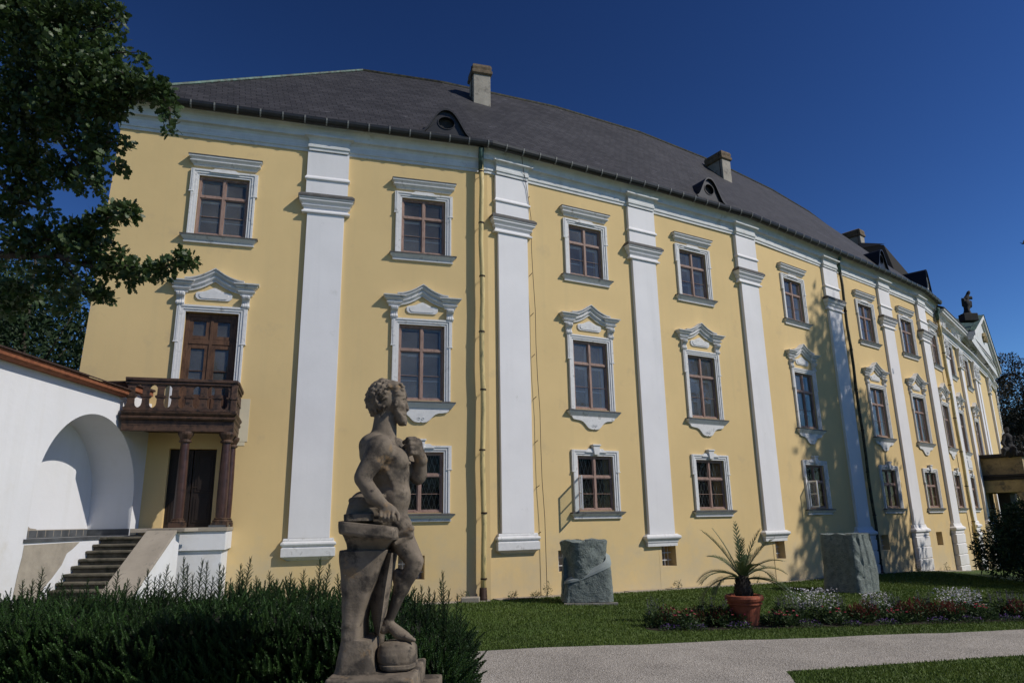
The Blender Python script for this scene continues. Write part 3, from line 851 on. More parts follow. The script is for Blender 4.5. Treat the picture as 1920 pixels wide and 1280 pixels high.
# ---- pilasters
def pilaster(i, s, ang, base='hang', w=1.02):
    hw = w/2
    b = MB()
    zb = {'hang': -0.36, 'torus': -0.50, 'ground': -0.50}[base]
    b.box(-hw, hw, -PD, 0.12, zb, 8.48)
    p = b.build('pilaster', M['white'], None, origin=(0,0,0), bevel=0.006)
    p.parent = PAL; p.location = Vector((s.x, s.y, 0)) - PO; p.rotation_euler = (0,0,ang)
    c = MB()
    c.mould(hw, [(PD,8.483),(PD+0.05,8.49),(PD+0.055,8.53),(PD+0.02,8.56),(PD,8.58),(PD,8.64),(PD+0.06,8.70),(PD+0.065,8.725),(PD+0.04,8.73),(PD+0.04,8.75),(PD+0.12,8.83),(PD+0.125,8.865),(PD+0.10,8.87),(PD+0.15,8.90),(PD+0.15,8.92)], 0.1, 0)
    c.mould(hw-0.03, [(PD,9.04),(PD,9.50),(PD+0.045,9.53),(PD+0.045,9.57),(PD+0.015,9.62),(PD,9.64),(PD,10.40)], 0.1, 0)
    sub('capital', c, M['white'], p)
    c = MB(); c.mould(hw, [(PD+0.148,8.923),(PD+0.165,8.925),(PD+0.165,8.985),(PD+0.10,9.06),(-0.02,9.06)], 0.1, 0)
    sub('capital_cover', c, M['slatecap'], p)
    d = MB()
    if base == 'hang':
        d.mould(hw, [(-0.30,-1.06),(-0.24,-1.04),(PD+0.045,-0.81),(PD+0.05,-0.80),(PD+0.05,-0.60),(PD+0.02,-0.585),(PD+0.02,-0.56),(PD+0.055,-0.54),(PD+0.07,-0.50),(PD+0.055,-0.46),(PD+0.015,-0.44),(PD+0.015,-0.41),(PD,-0.363)], 0.1, 0)
    elif base == 'torus':
        d.mould(hw, [(PD-0.01,-0.87),(PD-0.01,-0.765),(PD+0.005,-0.76),(PD+0.02,-0.70),(PD+0.08,-0.635),(PD+0.09,-0.60),(PD+0.08,-0.56),(PD+0.03,-0.53),(PD,-0.503)], 0.1, 0)
    else:
        pr = [(PD+0.06,-4.0)]
        for z in (-2.45,-1.95,-1.45,-1.0):
            pr += [(PD+0.07,z-0.03),(PD+0.03,z-0.015),(PD+0.03,z+0.015),(PD+0.06,z+0.03)]
        pr += [(PD+0.06,-0.86),(PD+0.13,-0.80),(PD+0.13,-0.72),(PD+0.03,-0.64),(PD,-0.53),(PD,-0.503)]
        d.mould(hw+0.02, pr, 0.1, 0)
    sub('pilaster_base', d, M['trim'] if base != 'ground' else M['white'], p, bevel=0.006)
    return p
pilaster(0, wp(0, 6.0), wang(0), 'hang')
pilaster(2, wp(2, 0.82), wang(2), 'hang')
for v, kind in ((3,'torus'),(4,'torus'),(5,'ground'),(6,'ground'),(7,'ground')):
    pilaster(v, Vector((W[v][0], W[v][1], 0)), vang(v), kind)

# ---- windows
def bars(m_, x0, x1, z0, z1, y0, y1, fr, mul, transom, thin, thinw):
    m_.box(x0, x0+fr, y0, y1, z0, z1); m_.box(x1-fr, x1, y0, y1, z0, z1)
    m_.box(x0+fr, x1-fr, y0, y1, z1-fr, z1); m_.box(x0+fr, x1-fr, y0, y1, z0, z0+fr)
    zt = z0 + (z1-z0)*transom
    m_.box(-mul/2, mul/2, y0-0.006, y1, z0+fr, z1-fr)
    for a_, b_ in ((x0+fr, -mul/2), (mul/2, x1-fr)):
        m_.box(a_, b_, y0-0.002, y1, zt-fr*0.6, zt+fr*0.6)
        # sash frames inside each light
        sf = fr*0.55
        for (q0, q1) in ((z0+fr, zt-fr*0.6), (zt+fr*0.6, z1-fr)):
            m_.box(a_, a_+sf, y0+0.02, y1-0.005, q0, q1); m_.box(b_-sf, b_, y0+0.02, y1-0.005, q0, q1)
            m_.box(a_+sf, b_-sf, y0+0.02, y1-0.005, q1-sf, q1); m_.box(a_+sf, b_-sf, y0+0.02, y1-0.005, q0, q0+sf)
        if thin:
            zz = z0+fr + (zt-z0-fr)*thin
            m_.box(a_+sf, b_-sf, y0+0.022, y0+0.04, zz-thinw/2, zz+thinw/2)
def surround(m_, z0, z1, hw, ears=True, step=True, top=True):
    """stepped white band round the opening"""
    T = 0.175
    for (e0, e1, d) in ((0.0, 0.055, 0.035), (0.055, 0.12, 0.055), (0.12, T, 0.075)):
        m_.box(-hw-e1, -hw-e0, -d, 0.02, z0, z1+e0)
        m_.box(hw+e0, hw+e1, -d, 0.02, z0, z1+e0)
        m_.box(-hw-e1, hw+e1, -d, 0.02, z1+e0, z1+e1)
    if ears:
        zt = z1 - (z1-z0)*0.28
        m_.box(-hw-T-0.04, -hw-T, -0.065, 0.02, zt, z1+T-0.002); m_.box(hw+T, hw+T+0.04, -0.065, 0.02, zt, z1+T-0.002)
        m_.box(-hw-T-0.055, -hw-0.10, -0.085, 0.0, zt-0.03, zt+0.0); m_.box(hw+0.10, hw+T+0.055, -0.085, 0.0, zt-0.03, zt+0.0)
    if step:
        m_.prism_y([(-hw*0.52, z1+T-0.004),(-hw*0.40, z1+T+0.045),(hw*0.40, z1+T+0.045),(hw*0.52, z1+T-0.004)], -0.070, 0.01)
        m_.prism_y([(-hw*0.60, z1+0.10),(-hw*0.52, z1+0.135),(hw*0.52, z1+0.135),(hw*0.60, z1+0.10)], -0.088, 0.0)
def room(hw, z0, z1, depth=2.2):
    r_ = MB()
    x0, x1, za, zb = -hw-0.02, hw+0.02, z0-0.02, z1+0.02
    y0, y1 = 0.52, depth
    X0, X1 = -hw-0.7, hw+0.7
    ZA, ZBt = z0-0.6, z1+0.35
    r_.add([(X0,y0+0.01,ZA),(X1,y0+0.01,ZA),(X1,y0+0.01,ZBt),(X0,y0+0.01,ZBt),(X0,y1,ZA),(X1,y1,ZA),(X1,y1,ZBt),(X0,y1,ZBt),
            (x0,y0+0.01,za),(x1,y0+0.01,za),(x1,y0+0.01,zb),(x0,y0+0.01,zb)],
           [(4,5,6,7),(0,4,7,3),(1,2,6,5),(3,7,6,2),(0,1,5,4),(0,8,9,1),(1,9,10,2),(2,10,11,3),(3,11,8,0)])
    return r_
def mkwindow(i, c, kind, z0, z1, hw):
    w = MB()
    tr = {'up': 0.655, 'mid': 0.665, 'low': 0.615}[kind]
    bars(w, -hw+0.005, hw-0.005, z0+0.005, z1-0.005, 0.045, 0.115, 0.052, 0.070, tr, 0.47, 0.014)
    o = w.build('window', M['wood'], None, origin=(0,0,0), bevel=0.004)
    g_ = MB(); g_.add([(-hw+0.03,0.09,z0+0.03),(hw-0.03,0.09,z0+0.03),(hw-0.03,0.09,z1-0.03),(-hw+0.03,0.09,z1-0.03)], [(0,1,2,3)])
    sub('pane', g_, M['glass'] if kind != 'low' else M['glass_low'], o)
    s_ = MB(); surround(s_, z0-0.02, z1, hw, True, kind != 'mid')
    sub('surround', s_, M['trim'], o, bevel=0.004)
    r_ = MB()
    bars(r_, -hw+0.02, hw-0.02, z0+0.02, z1-0.02, 0.20, 0.26, 0.055, 0.09, tr-0.03, 0.40, 0.035)
    r_.box(-hw*0.55, -hw*0.12, 0.185, 0.198, z0+(z1-z0)*(tr-0.075), z0+(z1-z0)*(tr-0.045))
    if kind != 'low': sub('inner_sash', r_, M['inner'], o)
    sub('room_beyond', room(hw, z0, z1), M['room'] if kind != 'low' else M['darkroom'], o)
    if kind == 'up':
        h = MB()
        h.mould(0.78, [(0.03,9.57),(0.05,9.59),(0.05,9.615),(0.132,9.685),(0.135,9.715),(0.095,9.722),(0.095,9.742),(0.165,9.80),(0.168,9.84)], 0.02)
        sub('head_cornice', h, M['trim'], o)
        h = MB(); h.mould(0.78, [(0.18,9.843),(0.18,9.868),(0.0,9.90)], 0.02); sub('cornice_cover', h, M['slatecap'], o)
        b_ = MB(); b_.mould(0.83, [(0.055,7.33),(0.06,7.362),(0.035,7.368),(0.04,7.39),(0.125,7.49),(0.13,7.505)], 0.02); sub('sill', b_, M['trim'], o)
        b_ = MB(); b_.mould(0.83, [(0.15,7.508),(0.15,7.54),(0.0,7.575)], 0.02); sub('sill_cover', b_, M['slatecap'], o)
    elif kind == 'mid':
        ped_parts(o)
        b_ = MB(); b_.mould(0.80, [(0.058,3.02),(0.06,3.03),(0.15,3.15),(0.155,3.165)], 0.02); sub('sill', b_, M['trim'], o)
        b_ = MB(); b_.mould(0.80, [(0.165,3.168),(0.165,3.20),(0.0,3.24)], 0.02); sub('sill_cover', b_, M['slatecap'], o)
        ap = MB()
        half = [(0.80,3.02),(0.79,2.97),(0.74,2.92),(0.62,2.90),(0.50,2.89),(0.40,2.85),(0.32,2.78),(0.25,2.70),(0.17,2.645),(0.08,2.63),(0.03,2.625),(0.0,2.65)]
        poly = half + [(-x, z) for x, z in reversed(half[:-1])]
        ap.prism_y([(x, z) for x, z in poly], -0.055, 0.0)
        A2 = sub('apron', ap, M['trim'], o, bevel=0.008)
        sc_ = MB()
        for sx in (-1, 1):
            pts = [(sx*(0.055 + 0.042*cos(a_)*(1-a_/14)), -0.062, 2.735 + 0.042*sin(a_)*(1-a_/14)) for a_ in [q*0.5 for q in range(0, 12)]]
            sc_.tube(pts, 0.008, 5)
        sub('apron_scroll', sc_, M['cornice'], o)
    else:
        k_ = MB()
        k_.prism_y([(-0.085,1.86),(0.085,1.86),(0.125,2.13),(-0.125,2.13)], -0.13, 0.0)
        k_.box(-0.15,0.15,-0.155,0.0,2.13,2.175)
        sub('keystone', k_, M['trim'], o, bevel=0.008)
        b_ = MB(); b_.mould(0.80, [(0.06,-0.01),(0.065,0.025),(0.04,0.032),(0.045,0.05),(0.135,0.13),(0.14,0.145)], 0.02); sub('sill', b_, M['trim'], o)
        b_ = MB(); b_.mould(0.80, [(0.155,0.148),(0.155,0.182),(0.0,0.21)], 0.02); sub('sill_cover', b_, M['slatecap'], o)
        l_ = MB()
        zs0, zs1 = z0+0.05, z1-0.05
        px_, pz_ = 0.145, 0.22
        nX = int(2*hw/px_)+1
        for q in range(-2, 14):
            for sg in (-1, 1):
                # diagonal came, clipped to the opening
                x_a = -hw + q*px_ - 0.3 if sg > 0 else -hw + q*px_ + 0.3
                pts = []
                N = 24
                for u in range(N+1):
                    z = zs0 + (zs1-zs0)*u/N
                    x = -hw + q*px_ + sg*(z-zs0)*px_/pz_*0.5*1.0
                    pts.append((x, z))
                pts = [(x, z) for x, z in pts if -hw+0.04 < x < hw-0.04]
                if len(pts) > 1: l_.tube([(pts[0][0],0.20,pts[0][1]),(pts[-1][0],0.20,pts[-1][1])], 0.0050, 4)
        for q in range(13, 26):
            x_top = q*px_
            pts = []
            for u in range(25):
                z = zs0 + (zs1-zs0)*u/24
                x = -hw + q*px_ - (z-zs0)*px_/pz_*0.5
                if -hw+0.04 < x < hw-0.04: pts.append((x, z))
            if len(pts) > 1: l_.tube([(pts[0][0],0.205,pts[0][1]),(pts[-1][0],0.205,pts[-1][1])], 0.0050, 4)
        for q in range(-13, -2):
            pts = []
            for u in range(25):
                z = zs0 + (zs1-zs0)*u/24
                x = -hw + q*px_ + (z-zs0)*px_/pz_*0.5
                if -hw+0.04 < x < hw-0.04: pts.append((x, z))
            if len(pts) > 1: l_.tube([(pts[0][0],0.205,pts[0][1]),(pts[-1][0],0.205,pts[-1][1])], 0.0050, 4)
        sub('lead_lattice', l_, M['came'], o)
    return o
def ped_parts(o, low=False):
    half = [(0.0,0.0),(0.06,-0.035),(0.14,-0.09),(0.24,-0.155),(0.36,-0.215),(0.48,-0.26),(0.60,-0.29),(0.73,-0.30)]
    path = [(-x, 6.60+z) for x, z in reversed(half)] + [(x, 6.60+z) for x, z in half[1:]]
    prof = [(0.0,-0.34),(0.05,-0.34),(0.055,-0.31),(0.035,-0.30),(0.105,-0.235),(0.11,-0.208),(0.07,-0.20),(0.07,-0.175),(0.16,-0.105),(0.165,-0.078),(0.135,-0.072),(0.135,-0.055),(0.195,-0.035),(0.20,-0.008),(0.0,0.0)]
    m_ = MB()
    rs = [[(x, -d, z+h) for d, h in prof] for x, z in path]
    m_.rings(rs)
    for sx in (-1, 1):
                m_.mould(0.10, [(0.04,5.915)] + [(d, z+0.0) for d, z in [(0.06,5.925),(0.065,5.95),(0.045,5.96),(0.115,6.02),(0.12,6.045),(0.08,6.055),(0.08,6.075),(0.175,6.145),(0.18,6.17),(0.15,6.175),(0.215,6.20),(0.22,6.228)]] + [(0.0,6.26)], 0.02, sx*0.80)
    sub('pediment', m_, M['trim'], o)
    for sx in (-1, 1):
        c = MB()
        side = [(0.02,5.91),(-0.15,5.91),(-0.165,5.87),(-0.15,5.82),(-0.11,5.79),(-0.075,5.75),(-0.065,5.70),(-0.085,5.66),(-0.10,5.62),(-0.085,5.58),(-0.04,5.555),(0.02,5.55)]
        c.prism_x(side, sx*0.80-0.095, sx*0.80+0.095)
        for q in (-0.055, 0.0, 0.055):
            c.prism_x([(y-0.014 if y < 0.01 else y, z) for y, z in side], sx*0.80+q-0.013, sx*0.80+q+0.013)
        for q in (5.845, 5.62):
            c.tube([(sx*0.80-0.105,-0.10 if q > 5.7 else -0.06,q),(sx*0.80+0.105,-0.10 if q > 5.7 else -0.06,q)], 0.045 if q > 5.7 else 0.035, 10)
        sub('console', c, M['trim'], o)
    # tablet
    hf = [(0.0,6.09),(0.10,6.05),(0.22,5.99),(0.32,5.965),(0.41,5.955),(0.45,5.92),(0.45,5.82),(0.40,5.76),(0.34,5.745)]
    poly = hf + [(-x, z) for x, z in reversed(hf[1:])]
    t_ = MB(); t_.prism_y(poly, -0.035, 0.0)
    sub('tablet', t_, M['trim'], o, bevel=0.006)
    inn = [(x*0.80, 5.88 + (z-5.88)*0.72) for x, z in poly]
    t_ = MB(); t_.prism_y(inn, -0.05, -0.034); sub('tablet_field', t_, M['trim'], o, bevel=0.004)

proto = {}
for kind, (z0, z1) in (('up', UP), ('mid', MID), ('low', LOW)):
    proto[kind] = reg(mkwindow(1, 0, kind, z0, z1, HW))
    proto[kind]['used'] = False
used = set()
def put_window(i, c, kind, scale=1.0):
    o = proto[kind] if kind not in used else copy_tree(proto[kind])
    used.add(kind)
    if 'used' in o: del o['used']
    o.parent = PAL
    o.location = wp(i, c) - PO; o.rotation_euler = (0,0,wang(i))
    if scale != 1.0: o.scale = (scale, 1, 1)
    return o
for i, c in CENT.items():
    if i >= 8: continue
    put_window(i, c, 'up')
    if i > 0:
        put_window(i, c, 'mid'); put_window(i, c, 'low')

# ---- balcony door
c = CENT[0]
bd = MB()
z0, z1 = 2.50, MID[1]
bars(bd, -HW+0.005, HW-0.005, z0+0.005, z1-0.005, 0.10, 0.18, 0.10, 0.07, 0.735, None, 0)
for sx in (-1, 1):
    for (q0, q1) in ((2.6, 3.25),):
        bd.box(min(sx*0.05, sx*0.55), max(sx*0.05, sx*0.55), 0.13, 0.17, q0, q1)
        bd.box(min(sx*0.13, sx*0.46), max(sx*0.13, sx*0.46), 0.115, 0.135, q0+0.1, q1-0.1)
    bd.box(min(sx*0.10,sx*0.52), max(sx*0.10,sx*0.52), 0.125, 0.15, 3.86, 3.88)
    # wide rails of the leaves
    bd.box(min(sx*0.035,sx*0.13), max(sx*0.035,sx*0.13), 0.115, 0.17, 3.2, 4.58)
    bd.box(min(sx*0.46,sx*0.56), max(sx*0.46,sx*0.56), 0.115, 0.17, 3.2, 4.58)
    bd.box(min(sx*0.13,sx*0.46), max(sx*0.13,sx*0.46), 0.115, 0.17, 4.46, 4.56)
    bd.box(min(sx*0.035,sx*0.14), max(sx*0.035,sx*0.14), 0.115, 0.17, 4.70, 5.32)
    bd.box(min(sx*0.45,sx*0.56), max(sx*0.45,sx*0.56), 0.115, 0.17, 4.70, 5.32)
    bd.box(min(sx*0.14,sx*0.45), max(sx*0.14,sx*0.45), 0.115, 0.17, 5.20, 5.31)
    bd.box(min(sx*0.14,sx*0.45), max(sx*0.14,sx*0.45), 0.115, 0.17, 4.71, 4.80)
BD = local('balcony_door', bd, M['brown'], 0, c, bevel=0.004)
g_ = MB(); g_.add([(-HW+0.03,0.155,z0+0.7),(HW-0.03,0.155,z0+0.7),(HW-0.03,0.155,z1-0.03),(-HW+0.03,0.155,z1-0.03)], [(0,1,2,3)])
sub('pane', g_, M['glass'], BD)
s_ = MB(); surround(s_, 2.50, z1, HW, True, False); sub('surround', s_, M['trim'], BD, bevel=0.004)
sub('room_beyond', room(HW, z0, z1), M['room'], BD)
ped_parts(BD)
# ---- house door under the balcony
dd = MB()
dw = 0.55
dd.box(-dw+0.0, -0.01, 0.20, 0.26, -0.06, 1.84); dd.box(0.01, dw, 0.20, 0.26, -0.06, 1.84)
for sx in (-1, 1):
    x0, x1 = min(sx*0.08,sx*0.48), max(sx*0.08,sx*0.48)
    for (q0, q1) in ((0.06,0.70),(0.80,1.72)):
        dd.box(x0, x1, 0.18, 0.205, q0, q1); dd.box(x0+0.06, x1-0.06, 0.165, 0.185, q0+0.06, q1-0.06)
DO = local('entrance_door', dd, M['doordark'], 0, 3.11, bevel=0.005)
h_ = MB(); h_.tube([(0.05,0.17,0.92),(0.05,0.12,0.92),(0.14,0.12,0.92)], 0.012, 6); sub('handle', h_, M['iron'], DO)
h_ = MB()
for k in range(7):
    h_.tube([(-0.02+0.07*k,0.155,1.05),(-0.02+0.07*k*0.6+0.1,0.155,1.62)], 0.004, 4)
# ---- basement windows
bprot = None
for i in range(12):
    for o_ in OPEN[i]:
        if o_[4] != 'bas': continue
        cc = (o_[0]+o_[1])/2
        if bprot is None:
            b_ = MB()
            for q in range(4): b_.tube([(-0.34+0.14+q*0.14,0.24,-1.48),(-0.34+0.14+q*0.14,0.24,-0.86)], 0.011, 6)
            for z in (-1.30,-1.08): b_.box(-0.36,0.36,0.225,0.255,z-0.012,z+0.012)
            bprot = b_.build('basement_grille', M['whitebar'], None, origin=(0,0,0)); o = bprot
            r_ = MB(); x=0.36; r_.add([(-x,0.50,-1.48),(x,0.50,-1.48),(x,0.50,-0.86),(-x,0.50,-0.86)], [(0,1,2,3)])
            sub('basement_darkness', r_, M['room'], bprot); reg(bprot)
        else: o = copy_tree(bprot)
        o.parent = PAL; o.location = wp(i, cc) - PO; o.rotation_euler = (0,0,wang(i))

# ---- open casements of two ground-floor windows
def casement(i, c):
    m_ = MB(); x1 = 0.56; zA, zB_ = 0.26, 1.22
    f_ = 0.045
    for (xa, xb, za, zb) in ((0,f_,zA,zB_),(x1-f_,x1,zA,zB_),(f_,x1-f_,zB_-f_,zB_),(f_,x1-f_,zA,zA+f_),(f_,x1-f_,0.73,0.755)):
        m_.box(xa, xb, -0.018, 0.018, za, zb)
    o = m_.build('open_casement', M['inner'], None, origin=(0,0,0), bevel=0.003)
    o.parent = PAL; o.location = wp(i, c-HW+0.05, 0.03) - PO; o.rotation_euler = (0,0,wang(i) + radians(-118))
    g_ = MB(); g_.add([(f_,0,zA+f_),(x1-f_,0,zA+f_),(x1-f_,0,zB_-f_),(f_,0,zB_-f_)], [(0,1,2,3)])
    sub('casement_pane', g_, M['glass'], o)
casement(2, CENT[2]); casement(4, CENT[4])

# ---- downpipes
def downpipe(p, top, bot, r, m_, copper=True, wob=0.02):
    a_ = MB()
    pts = [Vector((p.x, p.y, top - (top-bot)*k/14)) + Vector((wob*sin(k*1.7), wob*cos(k*2.3)*0.3, 0)) for k in range(15)]
    a_.tube(pts, r, 12)
    o = a_.build('downpipe', m_, PAL, smooth=True)
    nb = 8
    for k in range(nb):
        z = bot + 0.5 + (top-bot-0.9)*k/(nb-1)
        j = min(range(15), key=lambda q: abs(pts[q].z - z))
        b_ = MB(); b_.tube([Vector((pts[j].x,pts[j].y,z-0.02)), Vector((pts[j].x,pts[j].y,z+0.02))], r+0.014, 12)
        b_.tube([Vector((pts[j].x,pts[j].y,z)), Vector((pts[j].x+0.02,pts[j].y+0.22,z))], 0.01, 5)
        b_.build('pipe_clip', M['iron'], o)
    if copper:
        b_ = MB(); b_.tube([pts[0]+Vector((0,0,-0.35)), pts[0]+Vector((0,0,0.1)), pts[0]+Vector((0.02,-0.18,0.33))], r+0.008, 10)
        b_.build('copper_elbow', M['copper'], o, smooth=True)
    b_ = MB(); b_.tube([Vector((pts[-1].x,pts[-1].y,bot+0.28)), Vector((pts[-1].x,pts[-1].y,bot+0.02)), Vector((pts[-1].x,pts[-1].y-0.10,bot-0.04))], [r+0.02,r+0.035,r+0.04], 10)
    b_.build('pipe_shoe', M['iron'], o, smooth=True)
    return o
downpipe(wp(1, 4.52, 0.20), 10.75, -2.0, 0.075, M['pipe'])
downpipe(wp(5, 0.80, 0.15), 10.75, -2.3, 0.06, M['pipe_dark'])
downpipe(wp(7, 3.02, 0.20), 10.55, -2.75, 0.08, M['pipe'])
# ---- lightning conductor
lc = MB()
pts = [wp(2,0.95,0.50,11.25), wp(2,1.15,0.22,10.9), wp(2,1.32,0.13,10.2)] + [wp(2, 1.42+0.045*k/2+0.02*sin(k*2), 0.13, 10.2-12.2*k/12) for k in range(1, 13)]
lc.tube(pts, 0.009, 5)
for k in range(0, 9):
    z = 9.9 - k*1.28
    lc.tube([wp(2, 1.40+0.1*k/8, 0.0, z-0.06), wp(2, 1.42+0.1*k/8, 0.14, z)], 0.010, 5)
lc.build('lightning_conductor', M['iron'], PAL)

# ---- the pavilion at the far end: giant order, deep entablature, pediment
pavp = [Vector((wp(8,0.0,0.0).x, wp(8,0.0,0).y)), Vector((wp(8,0.0,0.30).x, wp(8,0.0,0.30).y))] + offset_path([WV[8],WV[9],WV[10],WV[11],WV[12]], 0.30)[1:]
pp = offset_path([WV[8],WV[9],WV[10],WV[11],WV[12]], 0.0)
pe_ = MB()
sweep(pe_, pp, [(-0.02,9.50),(0.12,9.50),(0.12,9.62),(0.16,9.63),(0.16,9.78),(0.24,9.83),(0.34,9.87),(0.34,9.93),(-0.02,9.95)])
sweep(pe_, pp, [(-0.02,10.42),(0.12,10.42),(0.14,10.48),(0.26,10.56),(0.28,10.62),(0.46,10.66),(0.47,10.75),(0.54,10.80),(0.55,10.86),(-0.02,10.90)])
pe_.build('pavilion_entablature', M['trim'], PAL)
fr = MB(); sweep(fr, pp, [(-0.02,9.953),(0.10,9.953),(0.10,10.417),(-0.02,10.417)]); fr.build('pavilion_frieze', M['white'], PAL)
rpv = MB(); sweep(rpv, pp, [(-3.2,12.9),(0.56,10.89),(0.58,10.94),(-3.2,13.05)]); rpv.build('pavilion_roof', M['slatecap'], PAL)
def carved(m_, x0, x1, z0, z1, y, n, seed):
    r_ = random.Random(seed)
    for _ in range(n):
        cx, cz = r_.uniform(x0, x1), r_.uniform(z0, z1); q = r_.uniform(0.03, 0.075)
        pts = [(cx + q*cos(a_)*(1+a_/9), y - 0.02 - 0.03*sin(a_), cz + q*sin(a_)*(1+a_/9)) for a_ in [w_*0.7 for w_ in range(7)]]
        m_.tube(pts, [0.035,0.032,0.03,0.026,0.022,0.018,0.012], 6)
def giant(i, s, seed):
    b = MB(); b.box(-0.40,0.40,-0.14,0.1,-0.45,8.30)
    p = b.build('giant_pilaster', M['white'], None, origin=(0,0,0), bevel=0.006)
    p.parent = PAL; p.location = wp(i, s) - PO; p.rotation_euler = (0,0,wang(i))
    c_ = MB(); c_.mould(0.40, [(0.14,8.303),(0.20,8.32),(0.20,8.37),(0.15,8.40),(0.13,8.42),(0.15,9.0),(0.22,9.35),(0.24,9.40),(0.24,9.49)], 0.1)
    carved(c_, -0.42, 0.42, 8.5, 9.35, -0.17, 34, seed)
    sub('carved_capital', c_, M['trim'], p)
    d = MB(); d.mould(0.40, [(0.22,-4.0),(0.22,-1.25),(0.30,-1.18),(0.30,-1.08),(0.20,-1.0),(0.20,-0.80),(0.28,-0.74),(0.28,-0.66),(0.17,-0.60),(0.19,-0.53),(0.14,-0.453)], 0.1)
    sub('pilaster_base', d, M['white'], p)
    q = MB(); q.mould(0.30, [(0.11,9.97),(0.17,10.0),(0.17,10.32),(0.26,10.41)], 0.0); carved(q, -0.28, 0.28, 10.0, 10.35, -0.2, 14, seed+50)
    sub('frieze_bracket', q, M['trim'], p)
for k, (i, s) in enumerate(((8,1.15),(9,0.55),(10,0.30),(10,1.55),(11,0.5))): giant(i, s, k)
for i in (8, 9):
    c = CENT[i]
    put_window(i, c, 'up', 0.95); put_window(i, c, 'mid', 0.95); put_window(i, c, 'low', 0.95)
    q = MB(); q.box(-0.72,0.72,-0.05,0.0,2.25,2.85); q.box(-0.6,0.6,-0.08,-0.04,2.35,2.75)
    local('parapet_panel', q, M['trim'], i, c)
    q = MB(); q.box(-0.9,0.9,-0.13,-0.10,10.05,10.35); carved(q, -0.7, 0.7, 10.1, 10.3, -0.12, 16, 90+i)
    local('frieze_panel', q, M['ochre'], i, c)
# rough carved trophies beside the far bay
q = MB(); 
for k in range(3): carved(q, -0.5, 0.7, 3.5+k*2.0, 5.5+k*2.0, -0.28-0.05*k, 60, 200+k)
local('carved_trophy', q, M['cornice'], 11, 2.0)
# gable over the curved centre
pd = MB()
zb0 = 10.92
def on_z(px_, py_, z):
    u, w = ray(px_, py_); D_ = z/w; return Vector((u*D_, D_, z))
Lc, Rc = on_z(1819,621,zb0), on_z(1870,695,zb0)
ua, wa = ray(1836, 592)
dv = Rc-Lc
tau = (ua*Lc.y - Lc.x)/(dv.x - ua*dv.y)
apx = Lc + dv*tau; apx.z = wa*apx.y
dirn = dv.normalized(); nrm = Vector((dirn.y,-dirn.x,0))
def slabp(a_, b_, th, wd, out):
    up = Vector((0,0,1)); e_ = nrm*out
    P_ = [a_+e_, b_+e_, b_-up*th+e_, a_-up*th+e_]
    pd.add(P_ + [p - nrm*wd for p in P_], [(0,1,2,3),(7,6,5,4),(0,4,5,1),(1,5,6,2),(2,6,7,3),(3,7,4,0)])
slabp(Lc, apx, 0.28, 0.5, 0.25); slabp(apx, Rc, 0.28, 0.5, 0.25)
slabp(Lc+Vector((0,0,-0.29)), apx+Vector((0,0,-0.29)), 0.22, 0.3, 0.12); slabp(apx+Vector((0,0,-0.29)), Rc+Vector((0,0,-0.29)), 0.22, 0.3, 0.12)
pd.build('gable_cornice', M['trim'], PAL)
q = MB(); q.add([Lc+Vector((0,0,-0.6)), Rc+Vector((0,0,-0.6)), Rc, apx, Lc], [(0,1,2,3,4)]); GB = q.build('gable', M['cornice'], PAL)
q = MB(); mm = (Lc+Rc)/2*0.35+apx*0.65*1.0
cc_ = Lc*0.25+Rc*0.25+apx*0.5
for _ in range(22):
    a_ = _*2.4; r_ = 0.10*sqrt(_)
    p = cc_ + dirn*cos(a_)*r_*1.6 + Vector((0,0,sin(a_)*r_*0.7-0.3)) + nrm*0.05
    q.tube([p-dirn*0.2, p+nrm*0.12, p+dirn*0.2+Vector((0,0,0.1))], [0.06,0.08,0.03], 6)
q.build('gable_carving', M['ochre'], GB)
q = MB(); b_ = -nrm*5.0; up_ = Vector((0,0,0.05)); f_ = nrm*0.3
q.add([Lc+f_+up_, apx+f_+up_, apx+b_+up_, Lc+b_+up_, Rc+f_+up_, Rc+b_+up_], [(0,1,2,3),(1,4,5,2)])
for k in range(7):
    e = b_*(k/7)
    q.tube([Lc+e+up_*1.3, apx+e+up_*1.3], 0.035, 4)
q.build('gable_roof', M['copper'], PAL)

# ================================================================== balcony on three columns
BAL = MB()
def bw(s, d, z): 
    return wp(0, s, d, z)
BS0, BS1, BDp = 1.74, 4.14, 1.46
deck = MB()
deck.box(BS0, BS1, -BDp+0.05, -0.003, 2.24, 2.36)
deck.box(BS0, BS1, -BDp+0.05, -BDp+0.20, 2.12, 2.24)
deck.box(BS1-0.16, BS1-0.01, -BDp+0.20, -0.003, 2.12, 2.24)
deck.rings([[(BS0-0.02,-0.003,z),(BS1+e,-0.003,z),(BS1+e,-BDp-e,z),(BS0-0.02,-BDp-e,z)] for e, z in ((-0.02,2.363),(0.03,2.40),(0.035,2.44),(0.0,2.46),(0.05,2.52),(0.06,2.56),(0.0,2.57))])
BALC = local('balcony', deck, M['balcony'], 0, 0.0, bevel=0.006)
rail = MB()
rail.rings([[(BS0,-BDp+0.10-e,z),(BS1+e-0.0,-BDp+0.10-e if False else -BDp-e+0.02,z),(BS1+e,-BDp-e,z),(BS0,-BDp-e,z)] for e, z in ((0.0,3.24),(0.03,3.26),(0.05,3.30),(0.05,3.33),(0.0,3.345))])
rail = MB()
rail.box(BS0, BS1+0.03, -BDp-0.05, -BDp+0.13, 3.27, 3.34); rail.box(BS0, BS1, -BDp-0.02, -BDp+0.10, 3.20, 3.268)
rail.box(BS1-0.13, BS1+0.05, -BDp+0.132, -0.003, 3.27, 3.34); rail.box(BS1-0.10, BS1+0.02, -BDp+0.102, -0.003, 3.20, 3.268)
